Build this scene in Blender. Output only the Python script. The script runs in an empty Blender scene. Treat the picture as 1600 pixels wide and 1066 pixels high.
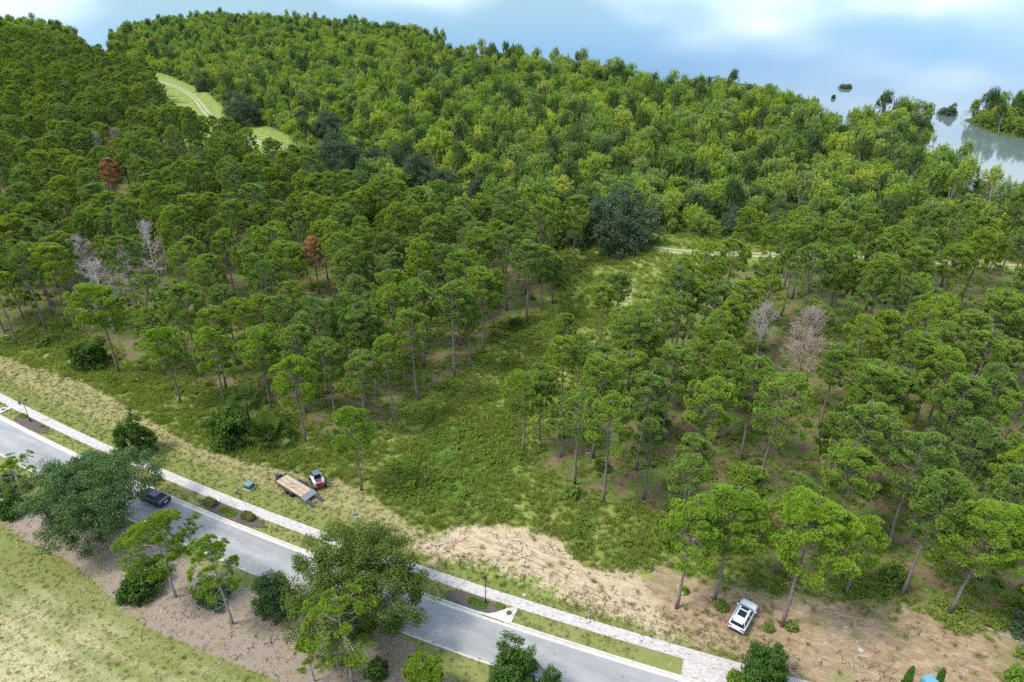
import bpy, math, random
import numpy as np
from mathutils import Vector, Matrix

# ------------------------------------------------------------------ camera, sky, sun, exposure
SC = bpy.context.scene
FPX, TH, CH = 1067.0, math.radians(29.0), 64.0
cam_data = bpy.data.cameras.new('camera'); cam = bpy.data.objects.new('camera', cam_data)
SC.collection.objects.link(cam); SC.camera = cam
cam.location = (0, 0, CH); cam.rotation_euler = (math.radians(90) - TH, 0, 0)
cam_data.sensor_width = 36.0; cam_data.lens = 36.0 * FPX / 1600.0
cam_data.clip_start = 0.5; cam_data.clip_end = 30000
SUN_EL, SUN_AZ = 56.0, 255.0          # azimuth clockwise from +Y: light comes from the left, a little behind the camera
SC.view_settings.view_transform = 'Standard'; SC.view_settings.look = 'None'
SC.view_settings.exposure = 1.55; SC.view_settings.gamma = 1.0; SC.view_settings.use_curve_mapping = False
SC.cycles.max_bounces = 5; SC.cycles.diffuse_bounces = 3; SC.cycles.glossy_bounces = 2; SC.cycles.transmission_bounces = 3
SC.cycles.volume_bounces = 0; SC.cycles.sample_clamp_indirect = 3.0; SC.cycles.sample_clamp_direct = 12.0; SC.cycles.caustics_reflective = False; SC.cycles.caustics_refractive = False
SC.cycles.use_adaptive_sampling = True; SC.cycles.adaptive_threshold = 0.02
SC.cycles.use_denoising = False; SC.cycles.denoiser = 'OPENIMAGEDENOISE'; SC.cycles.denoising_input_passes = 'RGB_ALBEDO_NORMAL'; SC.cycles.denoising_prefilter = 'ACCURATE'
SC.render.use_persistent_data = False

def nd(nt, kind, x=0, y=0, **kw):
    n = nt.nodes.new(kind); n.location = (x, y)
    for k, v in kw.items():
        if k == 'inp':
            for a, b in v.items(): n.inputs[a].default_value = b
        else: setattr(n, k, v)
    return n

world = bpy.data.worlds.new('World'); SC.world = world; world.use_nodes = True
nt = world.node_tree; nt.nodes.clear(); L = nt.links.new
wo = nd(nt, 'ShaderNodeOutputWorld'); bg = nd(nt, 'ShaderNodeBackground', inp={'Strength': 0.118})
sky = nd(nt, 'ShaderNodeTexSky', sky_type='NISHITA', sun_disc=False)
sky.sun_elevation = math.radians(SUN_EL); sky.sun_rotation = math.radians(SUN_AZ); sky.air_density = 1.2; sky.dust_density = 1.0; sky.ozone_density = 1.2
tc = nd(nt, 'ShaderNodeTexCoord'); sep = nd(nt, 'ShaderNodeSeparateXYZ'); L(tc.outputs['Generated'], sep.inputs[0])
zz = nd(nt, 'ShaderNodeMath', operation='MAXIMUM', inp={1: 0.0}); L(sep.outputs['Z'], zz.inputs[0])
za = nd(nt, 'ShaderNodeMath', operation='ADD', inp={1: 0.16}); L(zz.outputs[0], za.inputs[0])
dx = nd(nt, 'ShaderNodeMath', operation='DIVIDE'); L(sep.outputs['X'], dx.inputs[0]); L(za.outputs[0], dx.inputs[1])
dy = nd(nt, 'ShaderNodeMath', operation='DIVIDE'); L(sep.outputs['Y'], dy.inputs[0]); L(za.outputs[0], dy.inputs[1])
cb = nd(nt, 'ShaderNodeCombineXYZ', inp={2: 12.4}); L(dx.outputs[0], cb.inputs[0]); L(dy.outputs[0], cb.inputs[1])
cn = nd(nt, 'ShaderNodeTexNoise', inp={'Scale': 0.62, 'Detail': 6.0, 'Roughness': 0.5, 'Distortion': 0.15}); L(cb.outputs[0], cn.inputs['Vector'])
cr = nd(nt, 'ShaderNodeValToRGB'); L(cn.outputs['Fac'], cr.inputs[0])
cr.color_ramp.elements[0].position = 0.42; cr.color_ramp.elements[0].color = (0, 0, 0, 1)
cr.color_ramp.elements[1].position = 0.60; cr.color_ramp.elements[1].color = (1, 1, 1, 1)
cn2 = nd(nt, 'ShaderNodeTexNoise', inp={'Scale': 1.3, 'Detail': 4.0}); L(cb.outputs[0], cn2.inputs['Vector'])
cc = nd(nt, 'ShaderNodeValToRGB'); L(cn2.outputs['Fac'], cc.inputs[0])
cc.color_ramp.elements[0].position = 0.38; cc.color_ramp.elements[0].color = (2.2, 3.2, 4.7, 1)
cc.color_ramp.elements[1].position = 0.62; cc.color_ramp.elements[1].color = (4.6, 5.2, 5.9, 1)
hi = nd(nt, 'ShaderNodeMapRange', inp={1: 0.25, 2: 0.6, 3: 0.0, 4: 0.8}); L(zz.outputs[0], hi.inputs[0])
ma = nd(nt, 'ShaderNodeMath', operation='ADD', use_clamp=True); L(cr.outputs[0], ma.inputs[0]); L(hi.outputs[0], ma.inputs[1])
tint = nd(nt, 'ShaderNodeVectorMath', operation='MULTIPLY'); L(sky.outputs[0], tint.inputs[0]); tint.inputs[1].default_value = (0.31, 0.47, 0.75)
mx = nd(nt, 'ShaderNodeMixRGB'); L(ma.outputs[0], mx.inputs[0]); L(tint.outputs[0], mx.inputs[1]); L(cc.outputs[0], mx.inputs[2])
L(mx.outputs[0], bg.inputs[0]); L(bg.outputs[0], wo.inputs[0])

sd = bpy.data.lights.new('sun', 'SUN'); sd.energy = 1.7; sd.angle = math.radians(14); sd.color = (1.0, 0.95, 0.86)
sun = bpy.data.objects.new('sun', sd); SC.collection.objects.link(sun)
_a, _e = math.radians(SUN_AZ), math.radians(SUN_EL)
sdir = Vector((math.sin(_a) * math.cos(_e), math.cos(_a) * math.cos(_e), math.sin(_e)))
sun.rotation_euler = sdir.to_track_quat('Z', 'Y').to_euler()

# ------------------------------------------------------------------ helpers
R = np.random.default_rng(7)
def at(px, py, z=0.0):
    """the point at height z seen at this place of the 1600 x 1066 photograph"""
    u, v = px - 800.0, py - 533.0
    dyv = FPX * math.cos(TH) - v * math.sin(TH); dz = FPX * math.sin(TH) + v * math.cos(TH)
    k = (CH - z) / dz
    return (u * k, dyv * k)
def to_px(P):
    P = np.asarray(P, float).reshape(-1, 3); c, s = math.cos(TH), math.sin(TH)
    dep = P[:, 1] * c + (CH - P[:, 2]) * s; v = (CH - P[:, 2]) * c - P[:, 1] * s
    return np.stack([800 + FPX * P[:, 0] / dep, 533 + FPX * v / dep, dep], 1)
def poly(*pts): return np.array([at(*p) for p in pts])
def sdf(P, poly_):
    """signed distance to a closed polygon, positive inside"""
    P = np.asarray(P, float); d = np.full(len(P), 1e18); ins = np.zeros(len(P), bool); n = len(poly_)
    for i in range(n):
        a, b = poly_[i], poly_[(i + 1) % n]; ab = b - a; ap = P - a
        t = np.clip((ap @ ab) / max(ab @ ab, 1e-9), 0, 1); q = ap - t[:, None] * ab
        d = np.minimum(d, (q * q).sum(1))
        c = (a[1] > P[:, 1]) != (b[1] > P[:, 1])
        with np.errstate(divide='ignore', invalid='ignore'):
            ins ^= c & (P[:, 0] < (b[0] - a[0]) * (P[:, 1] - a[1]) / (b[1] - a[1]) + a[0])
    return np.where(ins, 1, -1) * np.sqrt(d)
def sdl(P, line):
    """distance to an open polyline"""
    P = np.asarray(P, float); d = np.full(len(P), 1e18)
    for i in range(len(line) - 1):
        a, b = line[i], line[i + 1]; ab = b - a; ap = P - a
        t = np.clip((ap @ ab) / max(ab @ ab, 1e-9), 0, 1); q = ap - t[:, None] * ab
        d = np.minimum(d, (q * q).sum(1))
    return np.sqrt(d)
def sm(x, a, b):
    t = np.clip((x - a) / (b - a), 0, 1); return t * t * (3 - 2 * t)

_lat = R.random((64, 64))
def vnoise(x, y, s=1.0):
    x = np.asarray(x) * s; y = np.asarray(y) * s; xi = np.floor(x).astype(int); yi = np.floor(y).astype(int); fx = x - xi; fy = y - yi
    fx = fx * fx * (3 - 2 * fx); fy = fy * fy * (3 - 2 * fy); g = lambda i, j: _lat[i % 64, j % 64]
    return (g(xi, yi) * (1 - fx) + g(xi + 1, yi) * fx) * (1 - fy) + (g(xi, yi + 1) * (1 - fx) + g(xi + 1, yi + 1) * fx) * fy

def mesh_np(name, V, loops, starts, totals, mats, midx=None, attrs=None, smooth=False):
    me = bpy.data.meshes.new(name); me.vertices.add(len(V)); me.vertices.foreach_set('co', np.asarray(V, np.float32).ravel())
    me.loops.add(len(loops)); me.loops.foreach_set('vertex_index', np.asarray(loops, np.int32))
    me.polygons.add(len(starts)); me.polygons.foreach_set('loop_start', np.asarray(starts, np.int32)); me.polygons.foreach_set('loop_total', np.asarray(totals, np.int32))
    for m in mats: me.materials.append(m)
    if midx is not None: me.polygons.foreach_set('material_index', np.asarray(midx, np.int32))
    me.polygons.foreach_set('use_smooth', np.full(len(starts), smooth))
    for k, v in (attrs or {}).items():
        a = me.attributes.new(k, 'FLOAT', 'POINT'); a.data.foreach_set('value', np.asarray(v, np.float32))
    me.update(calc_edges=True); me.validate(); return me

class MB:
    """collects quads / triangles of several shapes and links them as one mesh"""
    def __init__(s): s.V = []; s.F = []; s.M = []
    def add(s, vs, fs, m=0):
        b = len(s.V); s.V += [tuple(v) for v in vs]; s.F += [tuple(b + i for i in f) for f in fs]; s.M += [m] * len(fs); return s
    def box(s, c, size, rz=0.0, m=0, taper=1.0, rot=None):
        sx, sy, sz = [k / 2 for k in size]; vs = []
        for z, k in ((-sz, 1), (sz, taper)):
            for x, y in ((-sx, -sy), (sx, -sy), (sx, sy), (-sx, sy)): vs.append(Vector((x * k, y * k, z)))
        M = rot if rot is not None else Matrix.Rotation(rz, 3, 'Z')
        vs = [M @ v + Vector(c) for v in vs]
        return s.add(vs, [(0, 3, 2, 1), (4, 5, 6, 7), (0, 1, 5, 4), (1, 2, 6, 5), (2, 3, 7, 6), (3, 0, 4, 7)], m)
    def bar(s, a, b, w, h, m=0):
        a, b = Vector(a), Vector(b); d = (b - a); q = d.to_track_quat('X', 'Z').to_matrix()
        return s.box((a + b) / 2, (d.length, w, h), m=m, rot=q)
    def tube(s, pts, rad, n=6, m=0, cap=True):
        pts = [Vector(p) for p in pts]; vs = []; fs = []
        for i, p in enumerate(pts):
            t = (pts[min(i + 1, len(pts) - 1)] - pts[max(i - 1, 0)]).normalized(); u = t.orthogonal().normalized()
            if i and u.dot(pu) < 0.9:
                u = (pu - t * pu.dot(t)).normalized()
            pu = u; w = t.cross(u)
            for k in range(n):
                a = 2 * math.pi * k / n; vs.append(p + (u * math.cos(a) + w * math.sin(a)) * rad[i])
        for i in range(len(pts) - 1):
            for k in range(n): fs.append((i * n + k, i * n + (k + 1) % n, (i + 1) * n + (k + 1) % n, (i + 1) * n + k))
        if cap: fs += [tuple(range(n - 1, -1, -1)), tuple((len(pts) - 1) * n + k for k in range(n))]
        return s.add(vs, fs, m)
    def lathe(s, prof, n=16, c=(0, 0, 0), axis='Z', m=0):
        vs = []; fs = []
        for r, z in prof:
            for k in range(n):
                a = 2 * math.pi * k / n; x, y = r * math.cos(a), r * math.sin(a)
                vs.append(Vector(c) + (Vector((x, y, z)) if axis == 'Z' else Vector((x, z, y)) if axis == 'Y' else Vector((z, x, y))))
        for i in range(len(prof) - 1):
            for k in range(n): fs.append((i * n + k, i * n + (k + 1) % n, (i + 1) * n + (k + 1) % n, (i + 1) * n + k))
        fs += [tuple(range(n - 1, -1, -1)), tuple((len(prof) - 1) * n + k for k in range(n))]
        return s.add(vs, fs, m)
    def arrays(s):
        tot = [len(f) for f in s.F]; st = np.concatenate([[0], np.cumsum(tot)[:-1]]) if tot else []
        return s.V, [i for f in s.F for i in f], st, tot
    def mesh(s, name, mats, smooth=False):
        V, lo, st, tot = s.arrays()
        return mesh_np(name, V, lo, st, tot, mats, s.M, smooth=smooth)
    def build(s, name, mats, parent=None, smooth=False, bevel=0):
        mats = mats if isinstance(mats, (list, tuple)) else [mats]
        o = bpy.data.objects.new(name, s.mesh(name, mats, smooth)); SC.collection.objects.link(o); o.parent = parent
        if bevel:
            b = o.modifiers.new('bevel', 'BEVEL'); b.width = bevel; b.segments = 2; b.limit_method = 'ANGLE'
        return o

def link(name, me, parent=None, loc=None):
    o = bpy.data.objects.new(name, me); SC.collection.objects.link(o); o.parent = parent
    if loc: o.location = loc
    return o
def tag(o, label=None, cat=None, group=None, kind=None):
    if label: o['label'] = label
    if cat: o['category'] = cat
    if group: o['group'] = group
    if kind: o['kind'] = kind
    return o
def empty(name, loc, rz=0.0, label=None, cat=None, group=None):
    o = bpy.data.objects.new(name, None); SC.collection.objects.link(o); o.location = loc; o.rotation_euler = (0, 0, rz)
    o.empty_display_size = 0.3; return tag(o, label, cat, group)

# ------------------------------------------------------------------ materials
def mat(name):
    m = bpy.data.materials.new(name); m.use_nodes = True; m.node_tree.nodes.clear()
    o = nd(m.node_tree, 'ShaderNodeOutputMaterial'); return m, m.node_tree, o
def simple(name, col, rough=0.6, metal=0.0, noise=0.0, nscale=8.0, spec=0.5, coat=0.0, emit=None):
    m, t, o = mat(name); b = nd(t, 'ShaderNodeBsdfPrincipled', inp={'Roughness': rough, 'Metallic': metal, 'Specular IOR Level': spec, 'Coat Weight': coat})
    b.inputs['Base Color'].default_value = (*col, 1)
    if noise:
        tcn = nd(t, 'ShaderNodeTexCoord'); n = nd(t, 'ShaderNodeTexNoise', inp={'Scale': nscale, 'Detail': 6.0}); t.links.new(tcn.outputs['Object'], n.inputs['Vector'])
        r = nd(t, 'ShaderNodeMapRange', inp={1: 0.3, 2: 0.7, 3: 1 - noise, 4: 1 + noise}); t.links.new(n.outputs['Fac'], r.inputs[0])
        v = nd(t, 'ShaderNodeVectorMath', operation='SCALE'); v.inputs[0].default_value = col; t.links.new(r.outputs[0], v.inputs['Scale'])
        t.links.new(v.outputs[0], b.inputs['Base Color'])
    t.links.new(b.outputs[0], o.inputs[0]); return m

def leaf_mat(name, cols, trans=0.3, tip=None, rough=0.55):
    """cols: list of colours picked by the object's random number; tip: colour multipliers along a blade and up a leaf cluster"""
    m, t, o = mat(name); l = t.links.new
    oi = nd(t, 'ShaderNodeObjectInfo'); cr_ = nd(t, 'ShaderNodeValToRGB'); e = cr_.color_ramp.elements
    while len(e) < len(cols): e.new(0.5)
    for i, c in enumerate(cols): e[i].position = i / max(1, len(cols) - 1); e[i].color = (*c, 1)
    l(oi.outputs['Random'], cr_.inputs[0])
    tcn = nd(t, 'ShaderNodeTexCoord'); n = nd(t, 'ShaderNodeTexNoise', inp={'Scale': 0.9, 'Detail': 2.0}); l(tcn.outputs['Object'], n.inputs['Vector'])
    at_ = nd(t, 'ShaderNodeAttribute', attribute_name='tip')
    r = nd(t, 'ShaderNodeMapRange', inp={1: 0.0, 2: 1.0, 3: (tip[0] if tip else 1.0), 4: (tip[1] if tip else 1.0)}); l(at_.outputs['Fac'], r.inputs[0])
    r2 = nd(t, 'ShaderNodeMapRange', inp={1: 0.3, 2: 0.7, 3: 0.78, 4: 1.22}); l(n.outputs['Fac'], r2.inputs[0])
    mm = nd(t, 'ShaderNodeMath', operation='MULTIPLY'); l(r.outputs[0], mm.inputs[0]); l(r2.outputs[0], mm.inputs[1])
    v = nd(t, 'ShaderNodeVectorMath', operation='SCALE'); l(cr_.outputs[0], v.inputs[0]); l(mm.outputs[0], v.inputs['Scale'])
    d = nd(t, 'ShaderNodeBsdfDiffuse'); l(v.outputs[0], d.inputs[0])
    tr = nd(t, 'ShaderNodeBsdfTranslucent'); v2 = nd(t, 'ShaderNodeVectorMath', operation='MULTIPLY'); l(v.outputs[0], v2.inputs[0]); v2.inputs[1].default_value = (1.25, 1.2, 0.6); l(v2.outputs[0], tr.inputs[0])
    ms = nd(t, 'ShaderNodeMixShader', inp={0: trans}); l(d.outputs[0], ms.inputs[1]); l(tr.outputs[0], ms.inputs[2])
    l(ms.outputs[0], o.inputs[0]); return m

BARK = simple('pine_bark', (0.17, 0.135, 0.115), 0.9, noise=0.35, nscale=5)
BARK_GREY = simple('grey_bark', (0.27, 0.24, 0.21), 0.9, noise=0.3, nscale=5)
DEADWOOD = simple('dead_wood', (0.42, 0.37, 0.335), 0.9, noise=0.2, nscale=4)
PINKWOOD = simple('dead_twigs', (0.36, 0.265, 0.215), 0.9, noise=0.2, nscale=4)
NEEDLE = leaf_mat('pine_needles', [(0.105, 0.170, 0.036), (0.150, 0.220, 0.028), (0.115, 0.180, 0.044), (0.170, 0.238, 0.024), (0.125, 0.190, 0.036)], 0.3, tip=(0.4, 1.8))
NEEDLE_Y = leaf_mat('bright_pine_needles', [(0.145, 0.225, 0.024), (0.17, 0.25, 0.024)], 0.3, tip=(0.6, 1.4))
NEEDLE_B = leaf_mat('front_pine_needles', [(0.14, 0.225, 0.026), (0.165, 0.25, 0.024), (0.15, 0.235, 0.028)], 0.3, tip=(0.4, 1.7))  # brighter green needles for some of the front pines
NEEDLE_O = leaf_mat('dead_orange_needles', [(0.40, 0.215, 0.10), (0.37, 0.20, 0.095)], 0.2, tip=(0.8, 1.2))
NEEDLE_P = leaf_mat('dead_pinkish_needles', [(0.34, 0.21, 0.14), (0.30, 0.19, 0.13)], 0.2, tip=(0.8, 1.2))
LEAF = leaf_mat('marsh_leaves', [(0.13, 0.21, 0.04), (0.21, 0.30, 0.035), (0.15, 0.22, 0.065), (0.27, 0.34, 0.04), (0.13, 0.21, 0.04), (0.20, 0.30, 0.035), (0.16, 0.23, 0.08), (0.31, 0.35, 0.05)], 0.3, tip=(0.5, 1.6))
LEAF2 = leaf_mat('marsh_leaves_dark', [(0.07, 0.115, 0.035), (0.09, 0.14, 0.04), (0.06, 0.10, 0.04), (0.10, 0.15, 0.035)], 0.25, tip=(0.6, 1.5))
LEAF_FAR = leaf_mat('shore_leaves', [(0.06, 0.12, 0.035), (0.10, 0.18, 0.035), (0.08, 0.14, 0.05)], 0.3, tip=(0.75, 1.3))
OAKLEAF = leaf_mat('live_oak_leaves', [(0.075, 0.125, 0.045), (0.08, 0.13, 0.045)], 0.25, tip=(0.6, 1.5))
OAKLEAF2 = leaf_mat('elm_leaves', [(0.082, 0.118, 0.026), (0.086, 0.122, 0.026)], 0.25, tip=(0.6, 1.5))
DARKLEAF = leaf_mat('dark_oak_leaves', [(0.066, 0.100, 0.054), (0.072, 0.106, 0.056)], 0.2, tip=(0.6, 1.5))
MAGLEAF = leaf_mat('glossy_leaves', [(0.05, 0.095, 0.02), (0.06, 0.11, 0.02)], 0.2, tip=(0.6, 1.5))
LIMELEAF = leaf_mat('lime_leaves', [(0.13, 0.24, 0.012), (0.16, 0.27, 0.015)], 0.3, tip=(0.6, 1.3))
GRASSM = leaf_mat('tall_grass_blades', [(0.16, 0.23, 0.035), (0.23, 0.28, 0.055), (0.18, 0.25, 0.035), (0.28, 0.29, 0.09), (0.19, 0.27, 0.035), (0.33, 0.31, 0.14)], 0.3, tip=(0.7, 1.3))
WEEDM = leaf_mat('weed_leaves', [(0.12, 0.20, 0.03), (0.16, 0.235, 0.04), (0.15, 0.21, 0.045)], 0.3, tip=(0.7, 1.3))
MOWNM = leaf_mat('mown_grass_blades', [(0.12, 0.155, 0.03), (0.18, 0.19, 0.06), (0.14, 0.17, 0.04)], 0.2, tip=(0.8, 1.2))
STRAWM = leaf_mat('dry_clippings', [(0.48, 0.40, 0.22), (0.38, 0.31, 0.16)], 0.2)
PALMM = leaf_mat('palm_fronds', [(0.075, 0.13, 0.03), (0.09, 0.15, 0.03)], 0.2, tip=(0.7, 1.2))
CLIPM = leaf_mat('clipped_hedge_leaves', [(0.16, 0.16, 0.05), (0.15, 0.16, 0.05)], 0.2, tip=(0.7, 1.3))

# ------------------------------------------------------------------ the lie of the land
S_ = 1.0
def curb_y(x): return S_ * np.polyval([1.1056e-3, -0.38843, 51.071], np.asarray(x) / S_)
_xs = np.linspace(-170, 110, 1400); _ys = curb_y(_xs)
_xe = np.clip(_xs, -130, 75)
_dx = np.gradient(_xs); _dy = np.gradient(_ys); _ln = np.hypot(_dx, _dy); _arc = np.cumsum(_ln)
def kerb_at(s, off):
    """a point at arc length s along the far kerb's back edge, off metres to its north"""
    x = np.interp(s, _arc, _xs); y = np.interp(s, _arc, _ys); tx = np.interp(s, _arc, _dx / _ln); ty = np.interp(s, _arc, _dy / _ln)
    return np.stack([x - ty * off, y + tx * off], -1)
def arc_of(px, py):
    q = at(px, py); return float(_arc[np.argmin((_xs - q[0]) ** 2 + (_ys - q[1]) ** 2)])
S0, S1 = float(_arc[0]), float(_arc[-1])
KERB_BACK, ROAD_IN, ROAD_OUT = 0.0, -0.62, -5.35
SW_LO, SW_HI = 2.0, 3.46
def off_of(P):
    """signed offset north of the kerb back edge, roughly perpendicular"""
    x, y = P[:, 0], P[:, 1]; sl = np.interp(x, _xs, _dy / _dx); return (y - curb_y(x)) / np.sqrt(1 + sl ** 2)

SHORE_PX = [(-260, 38), (-60, 36), (40, 38), (100, 48), (122, 60), (134, 84), (148, 98), (170, 98), (176, 84), (172, 64), (200, 50), (250, 40), (330, 30), (440, 35), (520, 38), (600, 50), (650, 52), (700, 80), (760, 92),
            (850, 104), (900, 108), (970, 116), (1015, 146), (1035, 152), (1060, 146), (1100, 142), (1200, 156), (1255, 172), (1290, 200), (1325, 206), (1350, 192), (1400, 186), (1445, 186), (1456, 203),
            (1440, 213), (1412, 207), (1410, 222), (1432, 250), (1466, 268), (1496, 296), (1540, 318), (1600, 312), (1700, 320), (1900, 345)]
_sh = [at(*p) for p in SHORE_PX]
LAKE = np.array([(-9000, _sh[0][1] - 500)] + _sh + [(_sh[-1][0] + 900, _sh[-1][1] - 30), (9000, 100), (9000, 9000), (-9000, 9000)])
ISLE = poly((1512, 186), (1530, 198), (1560, 208), (1600, 216), (1680, 228), (1700, 200), (1600, 182), (1550, 178))
def land_d(P):
    """metres inland of the shore (negative: out in the lake)"""
    return np.maximum(-sdf(P, LAKE), sdf(P, ISLE))
PINES_L = poly((-260, 640), (-60, 560), (10, 528), (90, 505), (190, 560), (290, 600), (420, 632), (480, 680), (560, 700), (625, 640), (685, 605), (738, 572), (790, 512), (842, 488), (868, 440), (892, 412)) ; PINES_L = np.concatenate([PINES_L, np.array([at(a_, b_, 12.5) for a_, b_ in ((900, 335), (840, 318), (760, 308), (690, 304), (620, 296), (560, 286), (500, 272), (440, 246), (400, 228), (350, 200), (300, 182), (258, 168), (246, 130), (222, 104), (180, 92), (135, 80), (60, 60), (-40, 52), (-260, 60))])])
PINES_R = poly((815, 720), (846, 690), (880, 620), (960, 575), (1035, 525), *[(px_, py_ + 72) for px_, py_ in ((1068, 405), (1088, 370), (1150, 346), (1300, 348), (1450, 352), (1620, 360), (1900, 380))], (2050, 700), (1900, 1000), (1640, 980), (1530, 960), (1440, 948), (1330, 905), (1220, 900), (1120, 880), (1050, 850), (1000, 790), (900, 765))
TRACK_GRASS = poly((222, 108), (262, 118), (318, 142), (352, 168), (400, 190), (450, 212), (475, 240), (470, 300), (400, 285), (352, 262), (300, 238), (262, 215), (228, 180))
GLADE = poly((640, 790), (600, 700), (655, 650), (700, 605), (760, 560), (830, 505), (890, 430), (912, 392), (912, 362), (1040, 366), (1180, 385), (1400, 400), (1620, 410), (1620, 455), (1300, 455), (1100, 458), (1045, 490), (1000, 520), (945, 560), (880, 600), (845, 680), (820, 740), (900, 775), (1000, 800), (1050, 870), (1000, 900), (900, 850), (760, 820), (680, 830))
GREENPATCH = poly((590, 740), (640, 700), (700, 660), (790, 640), (830, 700), (780, 760), (700, 790), (620, 790))
DIRT = poly((655, 852), (700, 828), (760, 820), (825, 826), (880, 848), (905, 878), (950, 892), (1000, 892), (1040, 925), (1052, 960), (1090, 1005), (1040, 998), (960, 960), (900, 944), (840, 908), (800, 894), (740, 880), (675, 872))
DIRT2 = poly((1000, 905), (1030, 880), (1080, 900), (1150, 915), (1250, 935), (1340, 938), (1430, 950), (1500, 990), (1560, 985), (1700, 1000), (1800, 1100), (1700, 1250), (1300, 1250), (1190, 1055), (1145, 1026), (1060, 1002))
MULCH = poly((-120, 700), (-20, 735), (40, 790), (170, 800), (262, 862), (400, 925), (470, 960), (560, 985), (612, 982), (640, 1000), (655, 1030), (700, 1060), (760, 1100), (760, 1300), (640, 1300), (440, 1066), (380, 1042), (300, 1010), (240, 985), (185, 945), (145, 905), (100, 872), (40, 845), (0, 815), (-120, 770))
LAWN_S = poly((-200, 760), (0, 812), (40, 842), (100, 870), (145, 903), (185, 943), (240, 983), (300, 1008), (380, 1040), (440, 1064), (700, 1400), (-500, 1400))
TRACK1 = np.array([at(*p) for p in ((215, 112), (240, 124), (275, 136), (303, 152), (322, 175), (345, 196), (400, 222), (450, 234), (560, 275), (700, 320), (820, 350), (917, 375), (1000, 386), (1100, 396), (1300, 402), (1500, 412), (1700, 424))])
GLADETRACK = np.array([at(*p) for p in ((830, 690), (850, 640), (885, 585), (925, 530), (960, 500), (985, 440), (1000, 400))])

# non-uniform grid: fine near the road, coarse towards the far shore
def axis(a, b, lo, hi, step, grow, big):
    v = list(np.arange(lo, hi, step)); s = step
    x = hi
    while x < b: v.append(x); s = min(s * grow, big); x += s
    v.append(b); s = step; x = lo; w = []
    while x > a: s = min(s * grow, big); x -= s; w.append(max(x, a))
    return np.array(sorted(set(w)) + v)
gx = axis(-3000, 3000, -95, 70, 0.5, 1.05, 5.0 if False else 60.0); gy = axis(-300, 3200, 40, 130, 0.5, 1.018, 40.0)
GX, GY = np.meshgrid(gx, gy); P2 = np.stack([GX.ravel(), GY.ravel()], 1)
LD = land_d(P2)
off = off_of(P2)
z = 0.10 * (vnoise(P2[:, 0], P2[:, 1], 0.12) - 0.5) + 0.10 * (vnoise(P2[:, 0] + 40, P2[:, 1], 0.5) - 0.5)
sand = sm(sdf(P2, DIRT), -2.6, 2.2); dirt = sm(sdf(P2, DIRT2), -2.6, 2.6)
z += (sand + dirt * 0.8) * (0.10 * vnoise(P2[:, 0], P2[:, 1], 1.3) - 0.05 + 0.05 * np.sin(off * 5.2 + 1.5 * vnoise(P2[:, 0], P2[:, 1], 0.2)))
flat = sm(np.where(off > 0, off - 3.9, -off - 5.8), 0.0, 2.5); near_road = (np.abs(P2[:, 0] + 15) < 150) & (P2[:, 1] < 160)
z = np.where(near_road, z * flat + (1 - flat) * 0.0, z)
z = np.where((off < 3.95) & (off > -5.75) & near_road, np.where((off < 0.05) & (off > -5.5), -0.25, -0.03), z)
z += sm(off, 6, 26) * 0.0
z = z * sm(LD, 0, 8) + np.where(LD < 2, -0.2 + LD * 0.22, 0)
z = np.clip(z, -3.0, 5)
nx_, ny_ = len(gx), len(gy)
ii = np.arange(nx_ * ny_).reshape(ny_, nx_)
q = np.stack([ii[:-1, :-1], ii[:-1, 1:], ii[1:, 1:], ii[1:, :-1]], -1).reshape(-1, 4)
ring = np.where(((off > -5.7) & (off < 3.9)) & near_road, 0, 1)
stand = np.maximum(sm(sdf(P2, PINES_L), -3, 3), sm(sdf(P2, PINES_R), -3, 3))
def verge_w(x): return np.interp(x, [-95, -85, -73, -58, -48, -37, -29, -25, -21, -17, -13], [10.2, 11.3, 12.8, 10.8, 9.2, 10.3, 11.5, 12.7, 12.0, 10.7, 9.0])
verge = sm(off, 3.4, 3.8) * (1 - sm(off - verge_w(P2[:, 0]), -0.5, 0.5)) * (1 - sm(P2[:, 0], -13, -7)) * near_road
strip = ((off > 0) & (off < 4.6)) * near_road * 1.0
strip = np.where(off >= 3.4, sm(4.7 - off, -0.4, 0.4) * near_road, strip)
mown = np.maximum(verge, strip)
mown = np.maximum(mown, sm(-off, 5.2, 5.6) * (1 - sm(-off, 30, 40)) * near_road)
lawn = sm(sdf(P2, LAWN_S), -0.5, 0.5); mulch = sm(sdf(P2, MULCH), -0.5, 0.5)
track = np.maximum(0 * P2[:, 0], 0.55 * sm(vnoise(P2[:, 0], P2[:, 1], .16), .5, .75) * (1 - sm(np.abs(sdl(P2, GLADETRACK) - 1.0), 0.3, 1.3)))
marsh = sm(P2[:, 1] - 150, 0, 30) * (1 - stand) * (1 - np.maximum(sm(sdf(P2, TRACK_GRASS), -3, 2), sm(sdf(P2, GLADE), -3, 2)))
green = sm(sdf(P2, GREENPATCH), -2.5, 2.5)

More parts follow.
